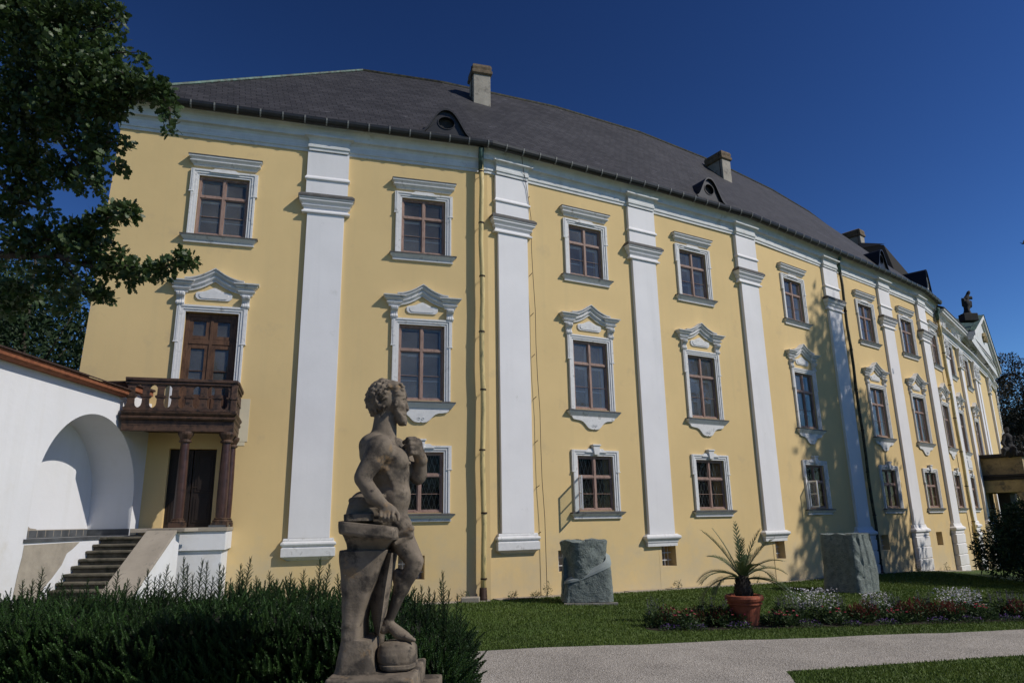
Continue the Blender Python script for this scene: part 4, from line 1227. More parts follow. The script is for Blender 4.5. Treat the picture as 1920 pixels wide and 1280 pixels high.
sub('handrail', rail, M['balcony'], BALC, bevel=0.008)
bs = MB()
bs.box(BS0, BS1, -BDp-0.01, -BDp+0.09, 2.575, 2.64); bs.box(BS1-0.09, BS1+0.01, -BDp+0.092, -0.003, 2.575, 2.64)
sub('bottom_rail', bs, M['balcony'], BALC, bevel=0.006)
# sawn board balusters: wide head and foot, waist with a collar
hw_prof = [(2.643,0.165),(2.66,0.125),(2.70,0.09),(2.76,0.078),(2.86,0.075),(2.88,0.10),(2.90,0.118),(2.93,0.118),(2.945,0.085),(2.96,0.06),(3.02,0.055),(3.08,0.065),(3.13,0.085),(3.165,0.115),(3.19,0.165)]
b0 = MB(); b0.prism_y([(w, z) for z, w in hw_prof] + [(-w, z) for z, w in reversed(hw_prof)], -0.025, 0.025)
b0.box(-0.10,0.10,-0.045,0.0,2.895,2.925); b0.box(-0.075,0.075,-0.04,0.0,2.93,3.14)
bal0 = b0.build('baluster', M['balcony'], None, origin=(0,0,0), bevel=0.004)
bal0.parent = BALC
nb = 8
pos = [BS0 + 0.14 + (BS1-BS0-0.24)*k/(nb-1) for k in range(nb)]
bal0.location = (pos[0], -BDp+0.04, 0)
for q in pos[1:]:
    c_ = bal0.copy(); COL.objects.link(c_); c_.parent = BALC; c_.location = (q, -BDp+0.04, 0)
for k in range(4):
    c_ = bal0.copy(); COL.objects.link(c_); c_.parent = BALC; c_.location = (BS1-0.04, -BDp+0.36+0.33*k, 0); c_.rotation_euler = (0,0,pi/2)
q = MB(); q.box(BS1-0.11, BS1+0.02, -BDp-0.02, -BDp+0.11, 2.57, 3.22); q.box(BS1-0.13, BS1+0.04, -BDp-0.04, -BDp+0.13, 2.88, 2.94)
sub('corner_post', q, M['balcony'], BALC, bevel=0.006)
for s_, d_, r_ in ((4.00,1.30,0.115),(3.10,1.30,0.11),(4.03,0.20,0.10)):
    q = MB()
    q.lathe([(r_*1.0,0.16),(r_*1.04,0.6),(r_*0.98,1.2),(r_*0.86,1.84),(r_*0.86,1.86)], 20, (s_,-d_,0))
    c_ = sub('column', q, M['column'], BALC, smooth=False)
    q = MB(); q.lathe([(r_*0.9,1.862),(r_*1.25,1.88),(r_*1.25,1.91),(r_*1.0,1.94),(r_*1.2,1.98),(r_*1.55,2.05),(r_*1.6,2.08),(r_*1.6,2.117)], 16, (s_,-d_,0)); sub('column_capital', q, M['balcony'], c_)
    q = MB(); q.box(s_-r_*1.5,s_+r_*1.5,-d_-r_*1.5,-d_+r_*1.5,-0.045,0.06); q.lathe([(r_*1.45,0.062),(r_*1.5,0.09),(r_*1.15,0.12),(r_*1.25,0.14),(r_*1.05,0.158)], 16, (s_,-d_,0)); sub('column_base', q, M['balcony'], c_)
q = MB(); q.box(4.02,4.36,-0.012,0.0,2.05,3.15)
q.box(4.10,4.30,-0.010,0.0,1.95,2.04)
local('plaster_patch', q, mat('pale_repair_plaster', (0.62,0.55,0.40), 0.9, 0.08, 2, 6), 0, 0.0)

# ================================================================== terrace, stair and whitewashed garden wall
TER = thing('terrace', 'white terrace wall with stone edge under the balcony columns', 'terrace', (-7.6, 16.3, -2.05))
FZ = -0.20
t_ = MB()
def fac(mb, s0, s1, d0, d1, z0, z1):
    P_ = [wp(0,s0,d0,z0),wp(0,s1,d0,z0),wp(0,s1,d1,z0),wp(0,s0,d1,z0)]
    Q_ = [Vector((p.x,p.y,z1)) for p in P_]
    mb.add(P_+Q_, [(0,1,2,3),(7,6,5,4),(4,5,1,0),(5,6,2,1),(6,7,3,2),(7,4,0,3)])
fac(t_, 2.98, 4.17, 0.01, 1.52, -0.55, -0.14)
fac(t_, 3.03, 4.10, 0.01, 1.46, -2.6, -0.552)
t_.build('terrace_wall', M['annex'], TER, bevel=0.01)
t_ = MB(); fac(t_, 2.2, 4.19, 0.01, 1.56, -0.137, -0.05); t_.build('terrace_slab', M['slab'], TER, bevel=0.008)
t_ = MB(); fac(t_, 3.78, 4.14, 0.05, 1.50, -0.047, 0.0) ; t_.build('column_plinth_strip', M['tileband'], TER)
# floor running into the niche
t_ = MB(); t_.box(-10.03, -9.03, 13.30, 17.1, FZ-0.25, FZ); t_.box(-9.03, -8.05, 15.95, 16.6, FZ-0.1, FZ); t_.build('terrace_floor', M['floor'], TER)

STR = thing('staircase', 'worn stone stair climbing behind the hedge to the terrace', 'staircase', (-8.5, 14.5, -2.05))
yy, zz = 15.95, FZ - 0.01
st = 0
xs0, xs1 = -9.025, -8.03
k = 0
while zz > -2.1:
    q = MB()
    wv = 0.012*random.uniform(-1,1)
    q.box(xs0, xs1, yy-0.27, yy+0.22, zz-0.06+wv, zz+wv)
    q.box(xs0+0.01, xs1-0.01, yy-0.215, yy+0.22, zz-0.20, zz-0.061+wv)
    q.build('step', M['step'], STR, bevel=0.018)
    yy -= 0.217; zz -= 0.137; k += 1
    if k > 14: break
q = MB()
P_ = [(-8.02,15.72,-0.09),(-7.36,15.72,-0.09),(-7.36,13.2,-1.98),(-8.02,13.2,-1.98)]
def thick(mb, P_, th):
    Q_ = [(x,y,z-th) for x,y,z in P_]
    mb.add(P_+Q_, [(3,2,1,0),(4,5,6,7),(0,1,5,4),(1,2,6,5),(2,3,7,6),(3,0,4,7)])
thick(q, P_, 0.07)
q.build('parapet_slab', M['slab'], STR, bevel=0.01)
q = MB(); thick(q, [(-8.02,15.80,-0.05),(-7.05,16.05,-0.05),(-7.20,15.72,-0.055),(-8.02,15.724,-0.055)], 0.07)
q.build('landing_slab', M['slab'], STR)
q = MB()
q.prism_x([(15.95,-0.14),(15.72,-0.165),(13.2,-2.055),(13.2,-2.6),(15.95,-2.6)], -7.98, -7.40)
q.build('parapet_wall', M['annex'], STR)
# wall beneath the niche floor with a bare patch
q = MB(); q.box(-9.6,-9.028,13.3,15.9,-2.6,FZ-0.03); STRW = q.build('stair_side_wall', M['annex'], STR)
q = MB()
poly = [(13.32,-0.30),(15.0,-0.29),(14.8,-0.42),(14.62,-0.50),(14.50,-0.72),(14.25,-0.95),(14.05,-1.10),(13.95,-1.28),(13.6,-1.42),(13.42,-1.42),(13.22,-1.2),(13.26,-0.8),(13.31,-0.5)]
q.prism_x(poly, -9.027, -9.02)
q.build('bare_plaster_patch', M['worn'], STRW)
q = MB(); q.box(-9.10,-9.0,13.28,15.93,FZ-0.055,FZ+0.006); q.build('floor_edge_stone', M['tileband'], STR)

GW = thing('garden_wall', 'whitewashed garden wall with arched niche and clay tile coping', 'wall', (-9.5, 12, -2.05))
X0 = -9.03
wallm = MB()
yc, hwid, zs = 15.13, 1.77, 0.60
N = 40
ys = [yc - hwid*cos(pi*k/N) for k in range(N+1)]
zsn = [zs + hwid*sin(pi*k/N) for k in range(N+1)]
ztop = lambda y: 2.95
# left part
wallm.add([(X0,4.5,-2.6),(X0,ys[0],-2.6),(X0,ys[0],2.95),(X0,4.5,2.95)], [(3,2,1,0)])
for k in range(N):
    wallm.add([(X0,ys[k],zsn[k]),(X0,ys[k+1],zsn[k+1]),(X0,ys[k+1],2.95),(X0,ys[k],2.95)], [(3,2,1,0)])
wallm.add([(X0,ys[-1],FZ),(X0,17.32,FZ),(X0,17.32,2.95),(X0,ys[-1],2.95)], [(3,2,1,0)])
wallm.add([(X0,ys[0],-2.6),(X0,ys[-1],-2.6),(X0,ys[-1],FZ),(X0,ys[0],FZ)], [(3,2,1,0)]) if False else None
# intrados and sides of the niche
for k in range(N):
    wallm.add([(X0,ys[k],zsn[k]),(X0,ys[k+1],zsn[k+1]),(X0-1.0,ys[k+1],zsn[k+1]),(X0-1.0,ys[k],zsn[k])], [(0,1,2,3)])
wallm.add([(X0,ys[0],FZ),(X0,ys[0],zs),(X0-1,ys[0],zs),(X0-1,ys[0],FZ)], [(0,1,2,3)])
wallm.add([(X0,ys[-1],FZ),(X0,ys[-1],zs),(X0-1,ys[-1],zs),(X0-1,ys[-1],FZ)], [(3,2,1,0)])
wallm.add([(X0-1,ys[0]-0.1,FZ),(X0-1,ys[-1]+0.1,FZ),(X0-1,ys[-1]+0.1,2.9),(X0-1,ys[0]-0.1,2.9)], [(3,2,1,0)])
# back and top
wallm.add([(X0-1.7,4.5,-2.6),(X0-1.7,17.0,-2.6),(X0-1.7,17.0,2.95),(X0-1.7,4.5,2.95)], [(0,1,2,3)])
wallm.add([(X0,4.5,2.95),(X0,17.3,2.95),(X0-1.7,17.0,2.95),(X0-1.7,4.5,2.95)], [(0,1,2,3)])
wallm.add([(X0,4.5,-2.6),(X0,4.5,2.95),(X0-1.7,4.5,2.95),(X0-1.7,4.5,-2.6)], [(0,1,2,3)])
wallm.build('masonry', M['annex'], GW)
q = MB(); q.box(X0-0.995,X0-0.98,ys[0]+0.01,ys[-1]-0.01,FZ+0.01,FZ+0.15); q.box(X0-0.98,X0-0.01,ys[-1]-0.015,ys[-1]-0.003,FZ+0.01,FZ+0.15); q.box(X0+0.003,X0+0.016,ys[-1]+0.02,17.2,FZ+0.01,FZ+0.15)
bt = q.build('base_tiles', M['tileband'], GW)
q = MB()
for k in range(14):
    y = ys[0]+0.14+k*0.27
    if y < ys[-1]-0.05: q.box(X0-0.9795,X0-0.9785,y-0.007,y+0.007,FZ+0.012,FZ+0.148)
q.box(X0-0.98,X0-0.976,ys[0]+0.01,ys[-1]-0.016,FZ+0.15,FZ+0.165)
q.build('tile_joints', M['slab'], bt)
q = MB(); q.prism_x([(14.0,-0.03),(14.2,0.02),(14.35,0.03),(14.4,0.10),(14.55,0.11),(14.6,0.03),(14.8,0.05),(14.9,0.0),(15.1,-0.02),(15.1,-0.04),(14.0,-0.045)], X0-0.998, X0-0.994)
q.build('flaked_plaster', M['slab'], GW)
# coping: clay fascia with dark tiles above
q = MB(); q.prism_y([(X0-0.02,2.89),(X0+0.16,2.89),(X0+0.21,2.93),(X0+0.22,3.02),(X0-0.02,3.02)], 4.5, 15.92); q.build('clay_fascia', M['tilered'], GW)
q = MB(); 
nt_ = 48
for k in range(nt_):
    y0 = 4.5 + (15.96-4.5)*k/nt_; y1 = y0 + (15.96-4.5)/nt_ - 0.008
    q.prism_y([(X0+0.26,3.023),(X0+0.26,3.052),(X0-0.85,3.44),(X0-0.85,3.41)], y0, y1)
q.prism_y([(X0-0.84,3.40),(X0-0.84,3.44),(X0-1.9,3.06),(X0-1.9,3.02)], 4.5, 15.96)
q.build('roof_tiles', M['tiledark'], GW)
q = MB(); q.box(X0-1.3,X0-0.005,15.98,17.05,2.952,3.10); q.build('pier', M['annex'], GW)
q = MB(); q.box(X0-1.42,X0+0.10,15.92,17.1,3.103,3.22); q.build('pier_fascia', M['tilered'], GW)
q = MB(); q.box(X0-1.46,X0+0.14,15.88,17.12,3.223,3.27); q.build('pier_cap', M['tiledark'], GW)

# ================================================================== things on the lawn
def hash_noise(P, sc_, seed=0):
    """smooth value noise, P (n,3)"""
    P = np.asarray(P)*sc_ + seed*17.3
    i = np.floor(P).astype(np.int64); f = P - i; f = f*f*(3-2*f)
    def h(a, b, c):
        n = (a*73856093) ^ (b*19349663) ^ (c*83492791); n = (n ^ (n >> 13)) * 1274126177
        return ((n ^ (n >> 16)) & 0xffff)/65535.0
    out = 0
    for dx in (0,1):
        for dy in (0,1):
            for dz in (0,1):
                w_ = (f[:,0] if dx else 1-f[:,0])*(f[:,1] if dy else 1-f[:,1])*(f[:,2] if dz else 1-f[:,2])
                out = out + w_*h(i[:,0]+dx, i[:,1]+dy, i[:,2]+dz)
    return out
def fbm(P, sc_, seed=0, oct_=4):
    a, t = 0.5, 0
    for o in range(oct_): t = t + a*(hash_noise(P, sc_*2**o, seed+o)-0.5); a *= 0.5
    return t

def grid_stone(name, m, parent, f_rt, nth, nz, rough, sc_, seed, flat_top=True):
    """closed stone from a function (theta fraction, height fraction) -> x,y,z"""
    V = []; F = []
    for j in range(nz+1):
        for i in range(nth): V.append(f_rt(i/nth, j/nz))
    V = np.array(V, float)
    cx = V.mean(0)
    N_ = V - np.array([cx[0],cx[1],0]); N_[:,2] = 0; N_ /= np.maximum(1e-6, np.linalg.norm(N_,axis=1,keepdims=True))
    V = V + N_*(fbm(V, sc_, seed, 5)[:,None]*rough)
    for j in range(nz):
        for i in range(nth):
            k = (i+1) % nth
            F.append((j*nth+i, j*nth+k, (j+1)*nth+k, (j+1)*nth+i))
    mb = MB(); mb.v = [tuple(p) for p in V]; mb.f = F
    top = [nz*nth+i for i in range(nth)]
    # capped top in rings
    c = V[nz*nth:].mean(0); b = len(mb.v)
    for r_ in (0.75,0.5,0.25):
        for i in range(nth):
            p = c + (V[nz*nth+i]-c)*r_; 
            mb.v.append((p[0],p[1],p[2]+rough*0.7*(random.random()-0.5)))
    prev = [nz*nth+i for i in range(nth)]
    for r_ in range(3):
        cur = [b+r_*nth+i for i in range(nth)]
        for i in range(nth): k=(i+1)%nth; mb.f.append((prev[i],prev[k],cur[k],cur[i]))
        prev = cur
    mb.v.append(tuple(c)); e = len(mb.v)-1
    for i in range(nth): mb.f.append((prev[i], prev[(i+1)%nth], e))
    mb.f.append(tuple(range(nth-1,-1,-1)))
    return mb.build(name, m, parent)

# --- the twisted stone
S1 = thing('stone_sculpture', 'rough grey-green stone stump with a smooth ledge spiralling round it', 'sculpture', (1.80, 18.95, -2.08), 'stone sculptures on the lawn')
def sq(u, hx, hy, p=4.0):
    a_ = 2*pi*u; c_, s_ = cos(a_), sin(a_)
    r_ = 1/((abs(c_)**p + abs(s_)**p)**(1/p))
    return c_*r_*hx, s_*r_*hy
bx_, by_, bz_ = 1.80, 18.95, -2.02
def up_part(u, v):
    x, y = sq(u + 0.03, 0.50 + 0.09*v**2 - 0.03*sin(v*3), 0.42+0.05*v, 3.2)
    a_ = 0.5*v
    return (bx_ - 0.02 + x*cos(0.45)-y*sin(0.45) - 0.02, by_ + x*sin(0.45)+y*cos(0.45), bz_ + 0.10 + 1.36*v + 0.03*sin(9*u*pi))
grid_stone('rough_block', M['greenstone'], S1, up_part, 96, 60, 0.10, 5.0, 3)
def low_top(a_):      # ledge height by azimuth: rises anticlockwise from front-left to right
    a_ = (a_ - (-2.75)) % (2*pi)
    return 0.42 + 0.62*min(1.0, max(0.0, a_/2.6))**1.5
def low_part(u, v):
    x, y = sq(u, 0.64, 0.50, 5)
    a_ = atan2(y, x)
    h = low_top(a_)
    if v > 0.999:
        return (bx_ + 0.02 + x*0.80, by_+y*0.80, bz_ + h + 0.05)
    k_ = v/0.999
    tpr = 1 - 0.07*k_
    if a_ > 1.5 or a_ < -2.4: tpr += 0.05*(1-k_)
    return (bx_ + 0.02 + x*tpr, by_+y*tpr, bz_ + h*min(1,v*1.02))
grid_stone('lower_block', M['greenstone'], S1, low_part, 120, 40, 0.045, 7.0, 8)
# the smooth sawn ledge
q = MB(); rr = []
for k in range(41):
    a_ = -2.75 + 2.9*k/40
    x, y = sq(a_/(2*pi), 0.64, 0.50, 5)
    h = bz_ + low_top(a_)
    th = 0.07
    rr.append([(bx_+0.02+x*0.97, by_+y*0.97, h-0.01),(bx_+0.02+x*0.95, by_+y*0.95, h+th*0.7),(bx_+x*0.80, by_+y*0.78, h+th+0.06),(bx_+x*0.7, by_+y*0.7, h)])
q.rings(rr); q.build('spiral_ledge', M['greensmooth'], S1)
q = MB()
q.box(bx_-0.62,bx_+0.72,by_-0.56,by_-0.42,-2.09,-2.035); q.box(bx_-0.62,bx_+0.72,by_+0.3,by_+0.44,-2.09,-2.035)
for k in range(3): q.box(bx_-0.5+0.45*k,bx_-0.42+0.45*k,by_-0.5,by_+0.4,-2.15,-2.092)
q.build('plank_base', M['plank'], S1)

# --- the carved block
S2 = thing('stone_sculpture', 'tall square grey stone block with carved grooves down its right face', 'sculpture', (9.98, 21.95, -2.24), 'stone sculptures on the lawn')
def blk(u, v):
    x, y = sq(u, 0.62, 0.56, 9)
    wv = 1 + 0.05*cos(v*pi) + 0.03*sin(v*7+u*5)
    ang = radians(38)
    x, y = x*wv, y*wv
    a_ = 2*pi*u
    # grooves on the face turned to the right-front
    g_ = 0
    if y < -0.5:
        fx = x/0.62
        g_ = 0.045*max(0, sin(fx*9 + 2.2*v*sin(fx*2+1)))**3*(1 if v > 0.45 else 0.5)
        if v < 0.75: g_ += 0.05*max(0, sin((fx+0.9)*5.5 - (0.75-v)*9*fx))**2*(0.75-v)
        if fx < -0.45: g_ += 0.035*max(0, sin(v*19+fx*5))*(1 if v > 0.25 else 0)
        y = y + g_
    return (9.98 + x*cos(ang)-y*sin(ang), 21.95 + x*sin(ang)+y*cos(ang), -2.24 + 1.66*v + (0.02*sin(u*40) if v > 0.98 else 0))
grid_stone('carved_block', M['greenstone'], S2, blk, 180, 90, 0.04, 6.0, 21)

# --- potted palms
def frond(root, az, lift, length, droop, name_parent, seed):
    r_ = random.Random(seed)
    n = 26
    P_ = []; p = Vector(root); el = lift
    dirh = Vector((cos(az), sin(az), 0))
    for k in range(n+1):
        P_.append(p.copy())
        p = p + (dirh*cos(el) + Vector((0,0,1))*sin(el))*(length/n)
        el -= droop/n*(0.4+1.2*k/n)
    mb = MB(); mb.tube(P_, [0.014*(1-0.8*k/n)+0.002 for k in range(n+1)], 5)
    V = list(mb.v); F4 = []
    lv = MB(); side = dirh.cross(Vector((0,0,1))).normalized()
    for k in range(3, n+1):
        for h_ in (0, 0.33, 0.67):
            if k+h_ > n: continue
            f_ = (k+h_)/n
            p = P_[k].lerp(P_[min(n,k+1)], h_); tg = (P_[min(n,k+1)]-P_[k-1]).normalized()
            nrm_ = side.cross(tg).normalized()
            L_ = length*(0.24 if lift < radians(68) else 0.17)*sin(pi*min(1,0.12+f_*0.80))**0.7*(0.85+0.3*r_.random())
            if lift > radians(68) and (k % 2): continue
            for sg in (-1, 1):
                d = (side*sg*0.78 + tg*0.75 + nrm_*(-0.20 - 0.25*r_.random())).normalized() if False else (side*sg*0.70 + tg*(0.85+0.3*f_) + nrm_*(0.25 - 0.2*r_.random())).normalized()
                w_ = d.cross(nrm_).normalized()*0.0055
                e_ = p + d*L_ + Vector((0,0,-0.10*L_))
                m_ = p + d*L_*0.5 + Vector((0,0,0.02*L_))
                lv.add([p-w_*0.5, p+w_*0.5, m_+w_, m_-w_], [(0,1,2,3)]); lv.add([m_-w_, m_+w_, e_], [(0,1,2)])
    lv.add(mb.v, mb.f)
    me = bpy.data.meshes.new('frond'); org = wpos(name_parent)
    me.from_pydata([(q_[0]-org.x,q_[1]-org.y,q_[2]-org.z) for q_ in lv.v], [], lv.f)
    a = me.attributes.new('tint','FLOAT','POINT'); t0 = r_.random()*0.5
    a.data.foreach_set('value', [min(1,max(0,t0+0.5*r_.random())) for _ in lv.v])
    return finish('frond', me, M['palm'], name_parent)
def palm(px_, py_, z, label, sc_=1.0, fr=None, seed=1):
    T = thing('potted_palm', label, 'potted palm', (px_, py_, z), 'potted palms')
    q = MB()
    R_ = 0.36*sc_; H = 0.58*sc_
    q.lathe([(R_*0.62,0),(R_*0.66,0.02),(R_*0.86,H*0.66),(R_*0.88,H*0.68),(R_*0.96,H*0.70),(R_*0.97,H*0.74),(R_*0.90,H*0.76),(R_*0.91,H*0.80),(R_*1.03,H*0.82),(R_*1.07,H*0.90),(R_*1.03,H*0.98),(R_*0.95,H),(R_*0.86,H*0.97),(R_*0.84,H*0.88),(0.001,H*0.88)], 40, (px_,py_,z))
    q.build('pot', M['terracotta'], T, smooth=False)
    q = MB(); q.lathe([(R_*0.84,H*0.885),(R_*0.5,H*0.93),(0.001,H*0.95)], 20, (px_,py_,z)); q.build('soil', M['soil'], T)
    q = MB(); q.lathe([(0.13*sc_,H*0.90),(0.17*sc_,H*1.1),(0.16*sc_,H*1.3),(0.10*sc_,H*1.55),(0.05*sc_,H*1.7)], 14, (px_,py_,z))
    r_ = random.Random(seed)
    for k in range(60):
        a_ = k*2.4; zz_ = z+H*(0.92+0.6*k/60); r1 = (0.17-0.08*k/60)*sc_
        p = Vector((px_+r1*cos(a_)*0.9, py_+r1*sin(a_)*0.9, zz_)); q.tube([p, p+Vector((cos(a_)*0.05,sin(a_)*0.05,0.09))*sc_], [0.028*sc_,0.008*sc_], 5)
    q.build('trunk', M['bark'], T)
    root = (px_, py_, z+H*1.5)
    for k, (az, lift, ln, dr) in enumerate(fr): frond(root, radians(az), radians(lift), ln*sc_, radians(dr), T, seed*100+k)
    return T
FR = [(178,62,1.20,25),(165,70,1.15,18),(15,70,1.1,22),(200,28,1.05,80),(95,87,1.12,8),(75,78,0.85,20),(5,60,1.05,35),(350,38,0.95,85),(185,10,1.05,95),(-8,8,1.15,95),(-25,12,1.25,105),(215,20,1.0,90),
      (250,55,0.8,70),(290,50,0.8,75),(60,50,0.95,60),(130,50,0.95,60),(330,48,0.95,65),(30,30,1.0,90),(150,30,1.0,90),(270,80,0.85,25)]
palm(4.62, 15.05, gz(4.6)+0.004, 'feathery palm in a cracked terracotta pot standing in the middle of the flower bed', 1.0, FR, 3)
palm(16.15, 21.3, gz(16.1), 'feathery palm in a terracotta pot beside the dark shrub', 1.0, [(a_+40, b_, c_*0.95, d_) for a_, b_, c_, d_ in FR], 5)

# --- loose stone by the downpipe and paving along the wall foot
q = MB(); p = wp(1, 4.30, 0.42)
q.box(p.x-0.42,p.x+0.05,p.y-0.18,p.y+0.14,gz(0)-0.02,gz(0)+0.13)
tag(q.build('stone_slab', M['slab'], None, bevel=0.02), 'loose grey stone slab on the grass beside the cream downpipe', 'stone')
q = MB()
for i in range(1, 7):
    L = segf(i)[3]; s = 0.05
    while s < L-0.1:
        l_ = random.uniform(0.5,0.95); e = min(s+l_, L); z = 0.006+random.uniform(0,0.02)
        d1 = random.uniform(0.36,0.46)
        P_ = [wp(i,s,0.01),wp(i,e-0.02,0.01),wp(i,e-0.02,d1),wp(i,s,d1)]
        q.add([(p.x,p.y,gz(p.x)+z) for p in P_]+[(p.x,p.y,gz(p.x)-0.1) for p in P_], [(3,2,1,0),(0,1,5,4),(1,2,6,5),(2,3,7,6),(3,0,4,7)])
        s = e
tag(q.build('wall_foot_paving', M['slab'], None), kind='structure')

# ================================================================== sandstone portal at the far end
PT = thing('stone_portal', 'weathered ochre and grey stone portal projecting at the far end', 'portal', (29.0, 41.8, -3.0))
ang = wang(9)
def pbox(mb, cx, cy, hx, hy, z0, z1):
    c_, s_ = cos(ang), sin(ang)
    P_ = [(-hx,-hy),(hx,-hy),(hx,hy),(-hx,hy)]
    P_ = [(cx+x*c_-y*s_, cy+x*s_+y*c_) for x, y in P_]
    mb.add([(x,y,z0) for x,y in P_]+[(x,y,z1) for x,y in P_], [(3,2,1,0),(4,5,6,7),(0,1,5,4),(1,2,6,5),(2,3,7,6),(3,0,4,7)])
pc = at(1906, 1000, 42.0)
q = MB(); pbox(q, pc.x+0.4, pc.y+0.6, 1.9, 1.3, 1.05, 1.75); q.build('entablature_block', M['ochre'], PT, bevel=0.03)
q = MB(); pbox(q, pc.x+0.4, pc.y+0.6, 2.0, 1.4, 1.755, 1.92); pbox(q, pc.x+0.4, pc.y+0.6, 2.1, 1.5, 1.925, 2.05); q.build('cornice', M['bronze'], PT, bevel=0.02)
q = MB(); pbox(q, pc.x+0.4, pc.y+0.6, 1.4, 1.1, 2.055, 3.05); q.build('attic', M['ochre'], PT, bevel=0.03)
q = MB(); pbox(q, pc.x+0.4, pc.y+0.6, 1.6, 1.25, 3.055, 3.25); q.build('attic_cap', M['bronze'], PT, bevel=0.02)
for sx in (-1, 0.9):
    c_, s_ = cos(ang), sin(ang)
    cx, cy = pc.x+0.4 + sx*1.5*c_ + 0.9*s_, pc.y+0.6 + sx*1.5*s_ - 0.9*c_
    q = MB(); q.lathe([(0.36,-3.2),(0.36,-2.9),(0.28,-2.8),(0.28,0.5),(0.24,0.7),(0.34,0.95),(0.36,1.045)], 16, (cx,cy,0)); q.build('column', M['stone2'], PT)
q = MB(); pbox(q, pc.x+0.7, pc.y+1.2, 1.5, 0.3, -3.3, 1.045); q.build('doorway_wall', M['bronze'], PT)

# ================================================================== flower border
def leafy(n, R_, H, size, base, flat=0.5, seed=0, shape='mound', lo=0.0):
    g_ = np.random.default_rng(seed)
    u = g_.random(n); a_ = g_.random(n)*2*pi; r_ = np.sqrt(g_.random(n))*R_
    if shape == 'mound': z = (lo + (1-lo)*g_.random(n))*H*np.sqrt(np.maximum(0.05, 1-(r_/R_)**2*0.8))
    else: z = (lo + (1-lo)*g_.random(n)**0.8)*H
    P_ = np.stack([base[0]+r_*np.cos(a_), base[1]+r_*np.sin(a_), base[2]+z], 1)
    d = g_.normal(size=(n,3)); d[:,2] = np.abs(d[:,2])*0.7+0.1; d[:,0] += np.cos(a_)*0.8; d[:,1] += np.sin(a_)*0.8
    return P_, frames(d, g_.random(n)*6.28), size*(0.6+0.8*g_.random(n)), g_
LEAF_V = np.array([(0,0,0),(0.18,0,0.35),(0,0.03,1.0),(-0.18,0,0.35)], float); LEAF_F = np.array([(0,1,2,3)])
def tint_of(V, F, k, g_): return np.repeat(g_.random(len(V)//k), k)
KINDS = {
 'gaura': ('airy plant dotted with small white flowers', 'f_white'),
 'red':   ('bushy dark red plumed plant', 'f_red'),
 'salvia':('upright plant with dull violet flower spikes', 'f_blue'),
 'violet':('low cushion of bright violet flowers', 'f_purple'),
 'pink':  ('low leafy plant with pink flower heads', 'f_pink'),
}
cnt = {}
def flower(kind, x, y, s=1.0):
    cnt[kind] = cnt.get(kind, 0) + 1
    base = (x, y, gz(x)); sd_ = int(x*1000) % 99991 + int(y*77)
    T = thing('flowering_plant', '', 'plant', base, 'plants of the flower border')
    T['kindkey'] = kind; T['px'] = x
    H = {'gaura':0.50,'red':0.38,'salvia':0.52,'violet':0.12,'pink':0.30}[kind]*s
    R_ = {'gaura':0.28,'red':0.27,'salvia':0.20,'violet':0.22,'pink':0.24}[kind]*s
    n = {'gaura':420,'red':380,'salvia':420,'violet':300,'pink':380}[kind]
    P_, Rm, S_, g_ = leafy(n, R_, H*(0.75 if kind != 'violet' else 0.7), 0.085 if kind != 'violet' else 0.045, base, seed=sd_)
    V, F = scatter(P_, Rm, S_, LEAF_V, LEAF_F); bulk('foliage', V, F, M['herb'], T, attr=tint_of(V, F, 4, g_))
    # blooms
    if kind == 'gaura':
        P_, Rm, S_, g_ = leafy(230, R_*1.15, H*1.15, 0.040, base, seed=sd_+1, shape='col', lo=0.45)
    elif kind == 'red':
        P_, Rm, S_, g_ = leafy(150, R_*1.0, H*1.05, 0.055, base, seed=sd_+1, lo=0.5); Rm = frames(np.stack([g_.normal(size=150)*0.3, g_.normal(size=150)*0.3, np.ones(150)],1))
    elif kind == 'salvia':
        m = 16; a_ = rng.random(m)*6.28; r0 = np.sqrt(rng.random(m))*R_; hh = H*(0.8+0.35*rng.random(m)); PP = []
        for k in range(m):
            for q_ in range(26):
                z = hh[k]*(0.62+0.38*q_/26); aa = q_*2.4
                PP.append((base[0]+r0[k]*cos(a_[k])+0.010*cos(aa), base[1]+r0[k]*sin(a_[k])+0.010*sin(aa), base[2]+z))
        P_ = np.array(PP); g_ = np.random.default_rng(sd_); d = g_.normal(size=P_.shape); Rm = frames(d); S_ = np.full(len(P_), 0.020)
    elif kind == 'violet':
        P_, Rm, S_, g_ = leafy(70, R_*1.0, H*1.1, 0.026, base, seed=sd_+1, lo=0.6)
    else:
        m = 9; a_ = rng.random(m)*6.28; r0 = np.sqrt(rng.random(m))*R_; PP = []
        for k in range(m):
            for q_ in range(14): PP.append((base[0]+r0[k]*cos(a_[k]), base[1]+r0[k]*sin(a_[k]), base[2]+H*(0.7+0.35*((k*7)%5)/5)))
        P_ = np.array(PP); g_ = np.random.default_rng(sd_); d = g_.normal(size=P_.shape); d[:,2] = abs(d[:,2])*0.6; Rm = frames(d); S_ = np.full(len(P_), 0.034)
    tv = LEAF_V*np.array([1.6,1,1])
    V, F = scatter(P_, Rm, S_, tv, LEAF_F); bulk('blossoms', V, F, M[KINDS[kind][1]], T, attr=tint_of(V, F, 4, g_))
    return T
FL = []
g0 = random.Random(11)
bedy = lambda x: 14.98 + 0.19*(x-4.6)
